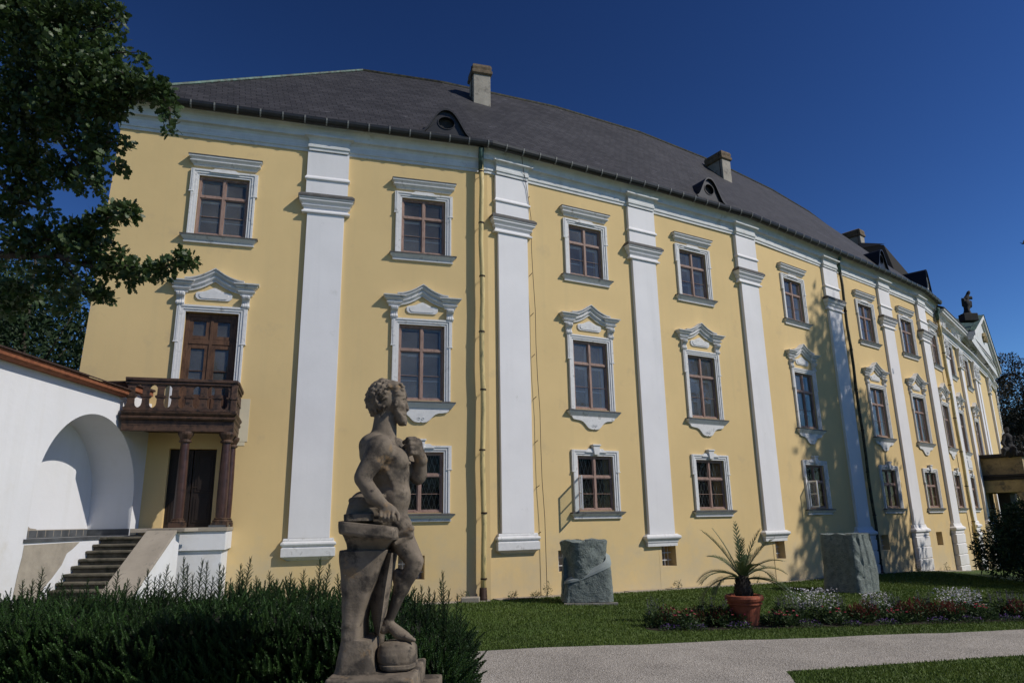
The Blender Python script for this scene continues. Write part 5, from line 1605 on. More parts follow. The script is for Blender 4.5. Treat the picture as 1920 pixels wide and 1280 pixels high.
seq = [(2.75,'salvia',.15),(3.0,'red',.05),(3.25,'pink',-.15),(3.45,'violet',-.35),(3.5,'red',.1),(3.8,'salvia',.2),(4.0,'red',0),(4.15,'salvia',.1),(4.35,'violet',-.35),(4.4,'pink',0),(2.95,'violet',-.3),
       (5.75,'pink',.0),(6.0,'pink',-.15),(6.1,'salvia',.25),(6.4,'violet',-.35),(6.35,'salvia',.1),(6.65,'gaura',.3),(6.95,'gaura',.2),(7.1,'pink',-.1),(7.35,'salvia',.25),(7.3,'violet',-.35),(7.65,'red',0),(7.9,'red',.1),(8.1,'salvia',.3),(8.25,'gaura',.25),(8.1,'violet',-.35),
       (8.45,'pink',-.15),(8.7,'salvia',.3),(8.8,'red',.0),(9.1,'red',.1),(9.4,'salvia',.25),(9.55,'red',-.05),(9.85,'red',.0),(10.1,'gaura',.25),(10.4,'gaura',.2),(9.3,'violet',-.35),(10.0,'violet',-.35),(10.5,'pink',-.1),(10.75,'salvia',.2),(11.0,'violet',-.3),(11.2,'salvia',.15),(11.6,'salvia',.2),(11.4,'red',-.05),(12.0,'salvia',.1),(12.4,'pink',.1)]
for x, kd, dy in [(x if x < 5 else x-0.6, kd, dy) for x, kd, dy in seq]: FL.append(flower(kd, x, bedy(x)+dy, g0.uniform(0.9,1.15)))
ORD = ['first','second','third','fourth','fifth','sixth','seventh','eighth','ninth','tenth','eleventh','twelfth','thirteenth','fourteenth']
for kd in KINDS:
    L_ = sorted([o for o in FL if o['kindkey'] == kd and o['px'] < 4.62], key=lambda o: -o['px'])
    R__ = sorted([o for o in FL if o['kindkey'] == kd and o['px'] > 4.62], key=lambda o: o['px'])
    for lst, side in ((L_, 'on its left'), (R__, 'on its right')):
        for k, o in enumerate(lst): o['label'] = '%s, %s from the potted palm %s' % (KINDS[kd][0], ORD[k], side)
for o in FL:
    del o['kindkey']; del o['px']
# bed soil
q = MB()
for (xa, xb_) in ((2.5,12.8),):
    n = 26
    for k in range(n):
        x0, x1 = xa+(xb_-xa)*k/n, xa+(xb_-xa)*(k+1)/n
        e0 = 0.5*sin(pi*min(1,(k+0.5)/n*6)/2) if k < 4 else 0.5
        q.add([(x0,bedy(x0)-e0,gz(x0)+0.006),(x1,bedy(x1)-0.5,gz(x1)+0.006),(x1,bedy(x1)+0.5,gz(x1)+0.006),(x0,bedy(x0)+e0,gz(x0)+0.006)], [(0,1,2,3)])
tag(q.build('flower_bed_soil', M['soil'], None), kind='structure')

# weeds along the wall foot
def weed(x, y, z, H, n, lab, seed):
    T = thing('weed', lab, 'weed', (x,y,z), 'weeds at the foot of the palace wall')
    g_ = np.random.default_rng(seed); q = MB()
    for k in range(5):
        a_ = g_.random()*6.28; l_ = H*(0.6+0.5*g_.random())
        q.tube([(x,y,z),(x+0.05*cos(a_),y+0.05*sin(a_),z+l_*0.5),(x+0.13*cos(a_),y+0.13*sin(a_),z+l_)], [0.005,0.004,0.002], 4)
    q.build('stem', M['herb'], T)
    P_, Rm, S_, g_ = leafy(n, 0.13, H, 0.05, (x,y,z), seed=seed)
    V, F = scatter(P_, Rm, S_, LEAF_V, LEAF_F); bulk('foliage', V, F, M['herb'], T, attr=tint_of(V,F,4,g_))
for k, (i, s, H, lb) in enumerate(((1,4.0,0.30,'sprawling weed left of the cream downpipe'),(2,0.55,0.22,'weed at the wall foot right of the cream downpipe'),(2,1.62,0.42,'weed growing at the foot of the lightning conductor'),
      (2,1.25,0.16,'small weed just left of the lightning conductor'),(3,0.35,0.28,'weed under the basement window between the first two hanging pilasters'),(3,3.9,0.3,'grassy weed at the wall behind the potted palm'),(5,3.9,0.35,'weed beside the third stone pedestal of the facade'),(6,1.9,0.4,'tall weed under the last basement window'))):
    p = wp(i, s, 0.22); weed(p.x, p.y, gz(p.x), H, 90, lb, 500+k)

# ================================================================== signed-distance sculpting for the statue
class SDF:
    def __init__(self, lo, hi, h):
        self.lo = np.array(lo, float); self.h = h
        self.n = np.ceil((np.array(hi)-self.lo)/h).astype(int)+1
        self.D = np.full(self.n, 1.0, dtype=np.float32)
        self.ax = [self.lo[k] + h*np.arange(self.n[k]) for k in range(3)]
    def _sub(self, lo, hi, pad):
        a = np.maximum(0, np.floor((np.array(lo)-pad-self.lo)/self.h).astype(int)); b = np.minimum(self.n, np.ceil((np.array(hi)+pad-self.lo)/self.h).astype(int)+1)
        sl = tuple(slice(a[k], b[k]) for k in range(3))
        X, Y, Z = np.meshgrid(self.ax[0][sl[0]], self.ax[1][sl[1]], self.ax[2][sl[2]], indexing='ij')
        return sl, X, Y, Z
    def _merge(self, sl, d, k, op):
        A = self.D[sl]
        if op == 'add':
            if k <= 0: A[...] = np.minimum(A, d)
            else:
                h_ = np.clip(0.5+0.5*(A-d)/k, 0, 1); A[...] = A*(1-h_)+d*h_ - k*h_*(1-h_)
        else:
            if k <= 0: A[...] = np.maximum(A, -d)
            else:
                h_ = np.clip(0.5-0.5*(A+d)/k, 0, 1); A[...] = A*(1-h_)-d*h_ + k*h_*(1-h_)
    def cone(self, p, q, r0, r1, k=0.015, op='add'):
        p, q = np.array(p, float), np.array(q, float); R_ = max(r0, r1)
        sl, X, Y, Z = self._sub(np.minimum(p,q)-R_, np.maximum(p,q)+R_, k*2+self.h*3)
        d = q-p; L2 = max(1e-9, d.dot(d))
        t = np.clip(((X-p[0])*d[0]+(Y-p[1])*d[1]+(Z-p[2])*d[2])/L2, 0, 1)
        D = np.sqrt((X-p[0]-t*d[0])**2+(Y-p[1]-t*d[1])**2+(Z-p[2]-t*d[2])**2) - (r0+(r1-r0)*t)
        self._merge(sl, D.astype(np.float32), k, op)
    def ell(self, c, r, rot=0.0, k=0.02, op='add', tilt=0.0):
        c, r = np.array(c, float), np.array(r, float); R_ = r.max()
        sl, X, Y, Z = self._sub(c-R_, c+R_, k*2+self.h*3)
        x, y, z = X-c[0], Y-c[1], Z-c[2]
        c_, s_ = cos(tilt), sin(tilt); x, z = x*c_+z*s_, -x*s_+z*c_      # tilt in the x-z plane
        c_, s_ = cos(rot), sin(rot); x, y = x*c_+y*s_, -x*s_+y*c_
        k0 = np.sqrt((x/r[0])**2+(y/r[1])**2+(z/r[2])**2)
        k1 = np.sqrt((x/r[0]**2)**2+(y/r[1]**2)**2+(z/r[2]**2)**2)+1e-9
        self._merge(sl, (k0*(k0-1)/k1).astype(np.float32), k, op)
    def slab(self, c, hx, hy, hz, ang=0.0, rr=0.01, k=0.0, op='add', taper=0.0, tilt=0.0):
        c = np.array(c, float); R_ = hypot(hx, hy)*1.2
        sl, X, Y, Z = self._sub(c-[R_,R_,hz*1.3+R_*abs(sin(tilt))], c+[R_,R_,hz*1.3+R_*abs(sin(tilt))], k*2+self.h*3+rr)
        x, y, z = X-c[0], Y-c[1], Z-c[2]
        c_, s_ = cos(tilt), sin(tilt); x, z = x*c_+z*s_, -x*s_+z*c_
        c_, s_ = cos(ang), sin(ang); x, y = x*c_+y*s_, -x*s_+y*c_
        m_ = 1+taper*z/hz
        qx, qy, qz = np.abs(x)-hx*m_+rr, np.abs(y)-hy*m_+rr, np.abs(z)-hz+rr
        D = np.sqrt(np.maximum(qx,0)**2+np.maximum(qy,0)**2+np.maximum(qz,0)**2)+np.minimum(np.maximum(qx,np.maximum(qy,qz)),0)-rr
        self._merge(sl, D.astype(np.float32), k, op)
    def mesh(self):
        D = self.D; n = D.shape; ins = D < 0
        c = np.zeros((n[0]-1,n[1]-1,n[2]-1), int)
        for a in (0,1):
            for b in (0,1):
                for e in (0,1): c += ins[a:n[0]-1+a, b:n[1]-1+b, e:n[2]-1+e]
        act = (c > 0) & (c < 8)
        idx = -np.ones(act.shape, int); I = np.argwhere(act); idx[act] = np.arange(len(I))
        S_ = np.zeros((len(I),3)); W_ = np.zeros(len(I))
        corners = [(a,b,e) for a in (0,1) for b in (0,1) for e in (0,1)]
        for A_ in corners:
            for ax_ in range(3):
                if A_[ax_] == 1: continue
                B_ = list(A_); B_[ax_] = 1
                da = D[I[:,0]+A_[0], I[:,1]+A_[1], I[:,2]+A_[2]]; db = D[I[:,0]+B_[0], I[:,1]+B_[1], I[:,2]+B_[2]]
                m_ = (da < 0) != (db < 0)
                t = np.where(m_, da/np.where(np.abs(da-db) < 1e-9, 1, da-db), 0)
                P_ = np.array(A_)[None,:] + np.zeros((len(I),3)); P_[:,ax_] += t
                S_[m_] += P_[m_]; W_[m_] += 1
        V = self.lo + (I + S_/np.maximum(1,W_)[:,None])*self.h
        F = []
        for ax_ in range(3):
            sa = [slice(0,n[k]) for k in range(3)]; sb_ = list(sa)
            sa[ax_] = slice(0,n[ax_]-1); sb_[ax_] = slice(1,n[ax_])
            diff = ins[tuple(sa)] != ins[tuple(sb_)]
            E_ = np.argwhere(diff)
            o1, o2 = [(1,2),(2,0),(0,1)][ax_]
            E_ = E_[(E_[:,o1] > 0) & (E_[:,o2] > 0) & (E_[:,o1] < n[o1]-1) & (E_[:,o2] < n[o2]-1)]
            def g_(d1, d2):
                Q = E_.copy(); Q[:,o1] -= d1; Q[:,o2] -= d2; return idx[Q[:,0],Q[:,1],Q[:,2]]
            q = np.stack([g_(1,1), g_(0,1), g_(0,0), g_(1,0)], 1)
            fl_ = ins[E_[:,0],E_[:,1],E_[:,2]]
            q[~fl_] = q[~fl_][:,::-1]
            F.append(q)
        F = np.concatenate(F); F = F[(F >= 0).all(1)]
        return V, F

SD = 5.0                          # how far away the statue stands
def sp(px, py, d=0.0):
    u, w = ray(px, py); D_ = SD + d
    return (u*D_, D_, w*D_)
K = SD/1310*1.02                  # metres per photo pixel there
base_s = sp(715, 1255)
STAT = thing('statue', 'weathered brown stone statue of a bare-chested bearded man leaning on a pillar', 'statue', (base_s[0], SD, -2.05))
lo = (sp(612,0)[0], SD-0.42, sp(0,1262)[2]-0.05); hi = (sp(815,0)[0], SD+0.42, sp(725,700)[2]+0.03)
lo = (-1.30, SD-0.42, -1.03); hi = (-0.42, SD+0.40, 1.06)
S = SDF(lo, hi, 0.0085)
def R(px_): return px_*K
def C(a, b, r0, r1, k=0.02, da=0.0, db=0.0, op='add'): S.cone(sp(a[0],a[1],da), sp(b[0],b[1],db), R(r0), R(r1), k, op)
def E(a, rx, ry, rz, d=0.0, rot=0.0, tilt=0.0, k=0.02, op='add'): S.ell(sp(a[0],a[1],d), (R(rx),R(ry),R(rz)), rot, k, op, tilt)
# torso: pelvis, waist, rib cage, shoulders (chest turned towards the right, right flank towards us)
E((728,975), 34, 36, 30, 0.02)
C((728,970),(736,925), 33, 29, 0.03, 0.02, 0.02)
E((738,930), 29, 33, 34, 0.02, k=0.03)
E((728,880), 38, 42, 42, 0.03, tilt=-0.10, k=0.03)
E((712,850), 36, 50, 32, 0.03, tilt=0.1, k=0.03)
E((742,862), 23, 36, 25, 0.02, k=0.035)                 # chest muscle
E((746,864), 18, 20, 18, -0.06, k=0.035)
E((744,930), 21, 30, 30, 0.01, k=0.03)                   # belly
E((744,898), 21, 34, 26, 0.02, k=0.03)
E((731,866), 12, 5, 4, -0.15, tilt=0.6, k=0.012, op='sub')
E((746,906), 8, 24, 5, 0.0, k=0.012)
for q_ in range(5): C((724+q_*4,880+q_*9),(752+q_,886+q_*9), 2.6, 2.0, 0.022, -0.128+q_*0.006, -0.085)   # ribs
E((768,868), 3.0, 3, 3.0, -0.02, k=0.008)
E((700,830), 26, 42, 18, 0.04, tilt=0.4, k=0.03)        # trapezius and upper back
# neck
C((718,826),(724,782), 22, 18, 0.025, 0.03, 0.02)
C((704,820),(712,784), 8, 10, 0.02, 0.0, 0.0)
C((728,820),(731,784), 15, 12, 0.02, 0.02, 0.02)
# head (turned to look to the right), built from level slices of its profile
E((724,750), 27, 25, 30, 0.02, k=0.015)
_pf = [(718,750,733,17),(724,756,733,21),(730,759.5,733,23),(737,762,733,24),(743,763.5,733,24.5),(746,763.5,733,24),(750,760.5,733,23.5),(756,761,734,23.5),(764,761.5,735,23),(771,761,737,21.5),(774,761,738,20.5),(777,763,739,19.5),(779,761.5,740,19),(781.5,763,741,18),(785,762,742,17.5),(790,764,743,16),(794,763,745,14),(798,758,747,11)]
for (y0_, xf0, xb0, w0_), (y1_, xf1, xb1, w1_) in zip(_pf[:-1], _pf[1:]):
    n2_ = max(1, int((y1_-y0_)/1.5))
    for q_ in range(n2_):
        t_ = q_/n2_; yy_ = y0_+(y1_-y0_)*t_; xf_ = xf0+(xf1-xf0)*t_; xb_ = xb0+(xb1-xb0)*t_; ww_ = w0_+(w1_-w0_)*t_
        E(((xf_+xb_)/2, yy_), (xf_-xb_)/2, ww_, 2.2, 0.02, k=0.0015)
C((761,749),(764.3,765), 1.8, 3.0, 0.004, 0.02, 0.02)    # nose
E((764.6,767.5), 3.2, 4.2, 2.6, 0.02, k=0.004)
C((762.5,770),(760,775), 2.2, 2.2, 0.004, 0.02, 0.02)
for sg_ in (-1, 1):
    E((758,751.5), 3.4, 4.0, 2.8, 0.02+sg_*0.047, k=0.004, op='sub')
    E((756.6,752), 2.6, 3.0, 1.9, 0.02+sg_*0.044, k=0.002)
    C((760,746),(749,747), 1.8, 1.4, 0.004, 0.02+sg_*0.045, 0.02+sg_*0.080)
    E((753,762), 7, 6, 6, 0.02+sg_*0.052, k=0.010)
S.cone(sp(765,775.5,-0.015), sp(765,775.5,0.055), R(0.9), R(0.9), 0.002, 'sub')
S.cone(sp(765,780,-0.01), sp(765,780,0.05), R(0.8), R(0.8), 0.002, 'sub')
_r = random.Random(4)
for _ in range(80):                                      # beard curls along jaw and chin
    t_ = _r.random(); x_, y_ = 741+t_*21+_r.uniform(-2,2), 773+t_*18+_r.uniform(-7,5)
    for (ya_, xf_, xb_, w_) in _pf:
        if ya_ >= y_: break
    f_ = max(0.0, 1-((x_-(xf_+xb_)/2)/((xf_-xb_)/2+0.5))**2)**0.5
    dd_ = 0.02 - R(w_)*f_*0.97
    S.cone(sp(x_,y_,dd_), sp(x_+_r.uniform(-1,2),y_+3.5,dd_+0.003), R(2.0), R(1.2), 0.002)
E((742.5,757), 3.4, 3.2, 7.0, -0.080, tilt=-0.15, k=0.003)   # ear
E((743.2,756.5), 1.6, 3.0, 3.6, -0.093, k=0.002, op='sub')
# hair: a mass of locks swept back
E((713,749), 25, 26, 31, 0.02, k=0.012)
E((733,727), 21, 22, 13, 0.02, k=0.012)
_r = random.Random(9)
for _ in range(300):
    th_, ph_ = _r.uniform(0, 2*pi), _r.uniform(-1.1, 1.5)
    d_ = Vector((cos(ph_)*cos(th_), cos(ph_)*sin(th_), sin(ph_)))
    if d_.x > 0.36 and d_.z < 0.46: continue
    if d_.x > 0.62 and d_.z < 0.6: continue
    if d_.x > 0.20 and d_.z < 0.0: continue
    if d_.x > -0.25 and d_.z < -0.62: continue
    c_ = Vector(sp(720,748,0.02)) + Vector((d_.x*R(32), d_.y*R(27.5), d_.z*R(34)))
    fl_ = Vector((-0.5, 0.25*_r.uniform(-1,1), -0.8)) if d_.z > -0.3 else Vector((0.3,0,-1))
    t1 = (fl_ - d_*fl_.dot(d_)).normalized() + Vector((_r.uniform(-.6,.6),_r.uniform(-.6,.6),_r.uniform(-.6,.6)))
    l_ = R(_r.uniform(2.5,5))
    S.cone(c_-t1*l_, c_+t1*l_+d_*R(2), R(_r.uniform(2.2,3.8)), R(_r.uniform(1.2,2.2)), 0.0015)
for (x_, y_) in ((753,720),(757,725),(757,731),(752,728),(749,735),(746,741),(744,747)):
    for dq in (-0.06, -0.03, 0.0, 0.03, 0.06):
        if x_ < 750 and abs(dq) < 0.05: continue
        E((x_-abs(dq)*30,y_), 3.6, 4.5, 2.8, dq+0.02, k=0.002)
# right arm (towards us): shoulder, elbow pushed back, hand on the pillar
E((712,842), 24, 22, 26, -0.13, k=0.03)
C((708,845),(680,893), 20, 14.5, 0.02, -0.15, -0.19)
C((700,868),(686,885), 16, 14, 0.02, -0.17, -0.18)
E((679,897), 12, 12, 12, -0.19, k=0.015)
C((681,900),(700,930), 13.5, 13.5, 0.015, -0.19, -0.20)
C((700,930),(721,948), 13.5, 9.0, 0.015, -0.20, -0.20)
E((726,953), 12, 8.5, 10, -0.20, k=0.01)
E((726,958), 15, 9, 7, -0.20, k=0.008)
for fx, fy, l1, r_ in ((714,962,12,3.5),(721.5,963,15,3.7),(729,963.5,15,3.7),(736.5,962,13,3.4)):
    S.cone(sp(fx,fy-6,-0.215), sp(fx-0.5,fy+l1*0.45,-0.240), R(r_), R(r_*0.95), 0.003)
    S.cone(sp(fx-0.5,fy+l1*0.45,-0.240), sp(fx-1.0,fy+l1*0.95,-0.230), R(r_*0.95), R(r_*0.75), 0.002)
S.cone(sp(738,953,-0.19), sp(746,964,-0.21), R(4.4), R(3.8), 0.005)
S.cone(sp(746,964,-0.21), sp(747,974,-0.215), R(3.8), R(3.0), 0.003)
# left arm (far side), elbow low, hand raised to the breast
E((742,842), 20, 20, 22, 0.19, k=0.03)
C((745,845),(783,892), 18, 15, 0.02, 0.19, 0.12)
E((784,893), 13, 13, 15, 0.12, k=0.015)
C((787,888),(789,862), 13.5, 11, 0.012, 0.11, 0.06)
C((789,862),(779,842), 11, 8.5, 0.012, 0.06, 0.02)
E((781,838), 11, 12, 17, 0.01, tilt=-0.2, k=0.008)
C((790,862),(784,845), 11, 11, 0.01, 0.05, 0.02)
for q_, (fx, fy, ex, ey) in enumerate(((778,823,757,829),(780,832,758,838),(781,841,761,846),(779,849,765,853))):
    S.cone(sp(fx,fy,-0.015), sp((fx+ex)/2,(fy+ey)/2-3,-0.040), R(5.0), R(4.9), 0.002)
    S.cone(sp((fx+ex)/2,(fy+ey)/2-3,-0.040), sp(ex,ey,-0.012), R(4.9), R(3.6), 0.002)
S.cone(sp(775,826,0.03), sp(764,822,0.02), R(4.6), R(3.6), 0.004)
# drapery round the hips, bunched behind
E((680,952), 25, 36, 30, 0.0, k=0.012)
E((669,966), 18, 36, 26, 0.0, k=0.012)
E((692,938), 26, 32, 16, 0.0, tilt=-0.1, k=0.012)
E((706,962), 26, 36, 22, 0.0, k=0.012)
for q_ in range(7):
    y_ = 932+q_*9
    C((659-q_*0.6,y_+6),(716,y_-2+q_*3), 5.5, 5.0, 0.006, -0.10-0.01*(q_%2), -0.12)
C((708,944),(768,990), 7, 8, 0.01, -0.10, -0.06)
C((716,955),(766,998), 6, 7, 0.01, -0.11, -0.07)
E((752,985), 19, 28, 20, 0.0, k=0.012)
C((757,975),(768,997), 9, 8, 0.01, -0.03, -0.01)
C((728,1008),(771,990), 5, 6, 0.008, -0.09, -0.08)
E((742,1006), 20, 28, 14, 0.01, k=0.012)
C((741,1018),(771,1003), 4.5, 5, 0.006, -0.09, -0.06)
# legs: the near thigh comes forward, foot on the rounded stone
C((752,1000),(778,1050), 20, 15, 0.015, 0.0, -0.02)
C((752,1015),(770,1042), 19, 16, 0.015, -0.01, -0.02)
E((781,1053), 11.5, 11.5, 12, -0.02, k=0.012)
C((776,1062),(752,1102), 14.5, 13.0, 0.012, -0.02, 0.0)
E((752,1090), 13.5, 13, 24, 0.0, tilt=0.35, k=0.015)
C((752,1102),(730,1162), 12.5, 7.8, 0.012, 0.0, 0.02)
E((727,1166), 9.5, 8.5, 9, 0.02, k=0.008)
C((729,1172),(760,1192), 10, 8, 0.01, 0.02, -0.01)
E((720,1178), 9, 9, 9, 0.02, k=0.008)
C((745,1186),(768,1197), 9.5, 6.5, 0.01, 0.0, -0.03)
for q_ in range(5):
    d_ = -0.06+0.020*q_
    S.cone(sp(762,1194,d_*0.8), sp(776-q_*1.6,1199-q_*0.5,d_), R(3.6 if q_ else 4.6), R(2.8 if q_ else 3.6), 0.003)
# standing leg behind the pillar
C((736,1000),(727,1060), 17, 13, 0.012, 0.10, 0.10)
C((727,1060),(716,1130), 13.5, 11, 0.012, 0.10, 0.12)
C((716,1130),(708,1235), 11, 8, 0.012, 0.12, 0.12)
V, F = S.mesh()
V = V + 0.0
bulk('figure', V, F, M['stone'], STAT, smooth=True)

# pillar with moulded top slab, leaf-shaped slab behind it, rounded stone under the foot
def loft(name, prof, m, parent, rough=0.008, n=56, pw=5.0, seed=1, sub_=6, nsc=16.0, slope=0.0):
    """prof rows: photo y, left x, right x, near offset, far offset (metres)"""
    rows = []
    for a_, b_ in zip(prof[:-1], prof[1:]):
        for q_ in range(sub_):
            t_ = q_/sub_; rows.append([a_[k]+(b_[k]-a_[k])*t_ for k in range(5)])
    rows.append(list(prof[-1]))
    V = []
    for (py_, xl, xr, d0, d1) in rows:
        A0, B0_ = sp(xl,py_), sp(xr,py_)
        cx_, hx = (A0[0]+B0_[0])/2, (B0_[0]-A0[0])/2; cy_, hy = SD+(d0+d1)/2, (d1-d0)/2; z_ = (A0[2]+B0_[2])/2
        for i in range(n):
            x, y = sq(i/n, hx, hy, pw); V.append((cx_+x, cy_+y, z_))
    V = np.array(V); k_ = len(rows)
    F = [(j*n+i, j*n+(i+1)%n, (j+1)*n+(i+1)%n, (j+1)*n+i) for j in range(k_-1) for i in range(n)]
    # caps as fans
    V = np.concatenate([V, [V[:n].mean(0)], [V[-n:].mean(0)]])
    c0_, c1_ = len(V)-2, len(V)-1
    F = [tuple(reversed(f)) for f in F]
    F += [(c0_, i, (i+1)%n, (i+1)%n) for i in range(n)] + [(c1_, (k_-1)*n+(i+1)%n, (k_-1)*n+i, (k_-1)*n+i) for i in range(n)]
    V[:,2] -= (V[:,0]-V[:,0].min())*slope
    V = V + (fbm(V, nsc, seed, 4)*rough*2)[:,None]*np.array([1,1,0.5])
    mb = MB(); mb.v = [tuple(p) for p in V]; mb.f = [f if f[2] != f[3] else f[:3] for f in F]
    o = mb.build(name, m, parent)
    for p_ in o.data.polygons: p_.use_smooth = True
    o.data.set_sharp_from_angle(angle=radians(38)) if hasattr(o.data, 'set_sharp_from_angle') else None
    return o
loft('leaning_pillar', [(1029,646,731,-0.20,0.16),(1030.5,645,732,-0.21,0.17),(1045,645,728,-0.205,0.16),(1080,648,716,-0.20,0.15),(1110,650,703,-0.195,0.145),(1140,650,692,-0.19,0.14),(1165,650,687,-0.19,0.14),(1190,648,688,-0.19,0.14),(1192,648,706,-0.19,0.14),(1215,644,707,-0.195,0.14),(1240,638,709,-0.20,0.15),(1262,632,713,-0.21,0.16)], M['stone'], STAT, 0.007, seed=5)
loft('pillar_head', [(975,652,742,-0.27,0.12),(976,650,750,-0.285,0.13),(981,650,752,-0.29,0.13),(994,650,752,-0.29,0.13),(998,651,750,-0.28,0.125),(999,654,745,-0.25,0.11),(1006,656,738,-0.215,0.10),(1014,658,731,-0.19,0.09),(1022,659,726,-0.175,0.08),(1031,659,724,-0.17,0.08)], M['stone'], STAT, 0.005, seed=8, pw=9.0, slope=0.12)
# thin curved slab whose pale edge shows between pillar and leg
q = MB(); rs = []
for k in range(33):
    t_ = k/32; py_ = 1036+155*t_
    xr = 737 - 4*t_ - 23*t_**2.2; w_ = 34*sin(pi*(0.18+0.82*t_))**0.8 + 3
    xl = xr - w_
    f0 = Vector(sp(xr, py_, -0.10)); f1 = Vector(sp(xr-9*sin(pi*(0.1+0.9*t_)), py_, -0.155)); f2 = Vector(sp(xl, py_, -0.02)); f3 = Vector(sp(xr-4, py_, 0.10))
    rs.append([f1, f0, f3, f2])
q.rings(rs); q.build('curved_slab', M['stone'], STAT)
loft('pillar_rest', [(963,658,706,-0.20,0.05),(964,656,708,-0.21,0.05),(976,656,707,-0.21,0.05)], M['stone'], STAT, 0.003, seed=18, pw=9.0)
loft('rounded_foot_stone', [(1199.5,738,752,-0.03,0.05),(1201,722,768,-0.09,0.10),(1205,715,775,-0.125,0.13),(1212,711,780,-0.14,0.145),(1222,709,782,-0.15,0.15),(1234,710,782,-0.15,0.15),(1239,712,780,-0.145,0.15),(1240.5,710,782,-0.155,0.155),(1246,711,782,-0.155,0.155),(1249,713,779,-0.15,0.15)], M['stone'], STAT, 0.006, seed=9, pw=2.6, sub_=4)
zb_ = sp(700,1250)[2]
S = SDF((-1.40, SD-0.46, -1.28), (-0.30, SD+0.46, -0.80), 0.010)
a_, b_ = sp(632,1262,-0.05), sp(788,1262,-0.05)
S.slab(((a_[0]+b_[0])/2-0.01, SD-0.02, zb_-0.07), (b_[0]-a_[0])/2, 0.31, 0.065, 0, 0.012)
V, F = S.mesh(); V = V + (fbm(V, 9.0, 15, 4)*0.022)[:,None]
bulk('rough_base', V, F, M['stone'], STAT, smooth=True)
q = MB(); q.box(a_[0]-0.02, b_[0]+0.10, SD-0.36, SD+0.40, zb_-0.24, zb_-0.125); q.box(a_[0]-0.02, b_[0]+0.06, SD-0.32, SD+0.36, -1.98, zb_-0.241); q.box(a_[0]-0.10, b_[0]+0.14, SD-0.42, SD+0.44, -2.15, -1.981)
q.build('plinth', M['stone'], STAT, bevel=0.012)

# ================================================================== figure on the gable (seen only as a dark silhouette)
gD = 44.0
gp_ = at(1813, 588, gD)
RS = thing('rooftop_statue', 'blackened small figure with raised wing on the green copper gable', 'statue', tuple(gp_))
S = SDF((gp_.x-1.0, gD-0.6, gp_.z-0.3), (gp_.x+1.0, gD+0.6, gp_.z+2.1), 0.03)
def gs(px_, py_, d=0): return tuple(at(px_, py_, gD+d))
for a_, b_, r0, r1 in (((1814,590),(1813,580),.26,.16),((1813,582),(1812,568),.16,.22),((1812,570),(1813,562),.22,.13),((1808,566),(1803,559),.12,.03),((1806,562),(1808,572),.12,.14),((1812,560),(1820,558),.13,.10),((1820,558),(1822,560),.10,.05),((1819,566),(1819,574),.10,.12),((1818,574),(1813,582),.12,.08),((1811,560),(1816,548),.12,.10),((1816,549),(1817,545),.10,.03),((1816,586),(1822,590),.12,.10),((1809,560),(1812,556),.1,.1)):
    S.cone(gs(*a_), gs(*b_), r0, r1, 0.03)
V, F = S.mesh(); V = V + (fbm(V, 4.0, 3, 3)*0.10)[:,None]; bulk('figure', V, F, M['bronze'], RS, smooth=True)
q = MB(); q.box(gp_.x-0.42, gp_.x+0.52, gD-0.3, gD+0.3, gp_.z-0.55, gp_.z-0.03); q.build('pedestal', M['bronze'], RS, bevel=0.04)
# figure above the portal
pg = at(1892, 848, 41.0)
PS = thing('portal_statue', 'dark seated stone figure on top of the far portal', 'statue', tuple(pg))
S = SDF((pg.x-1.3, 40.0, pg.z-0.4), (pg.x+1.3, 42.0, pg.z+2.4), 0.03)
def gs(px_, py_, d=0): return tuple(at(px_+8, py_, 41.0+d))
for a_, b_, r0, r1, da, db in (((1884,846),(1882,832),.34,.24,0,0),((1882,834),(1880,820),.24,.26,0,0),((1880,818),(1879,809),.10,.09,0,0),((1879,808),(1880,804),.13,.11,0,0),((1875,820),(1871,830),.10,.08,-.1,-.2),((1871,830),(1877,838),.08,.07,-.2,-.3),((1885,820),(1891,828),.10,.08,0,-.1),((1891,828),(1894,818),.08,.06,-.1,-.2),((1884,842),(1893,840),.18,.14,-.1,-.3),((1893,840),(1896,852),.14,.09,-.3,-.3),((1880,842),(1874,843),.18,.13,-.1,-.3),((1874,843),(1873,853),.13,.09,-.3,-.3),((1889,836),(1898,850),.12,.16,.1,.2)):
    S.cone(gs(*a_, da), gs(*b_, db), r0, r1, 0.04)
V, F = S.mesh(); V = V + (fbm(V, 4.0, 3, 3)*0.10)[:,None]; bulk('figure', V, F, M['bronze'], PS, smooth=True)

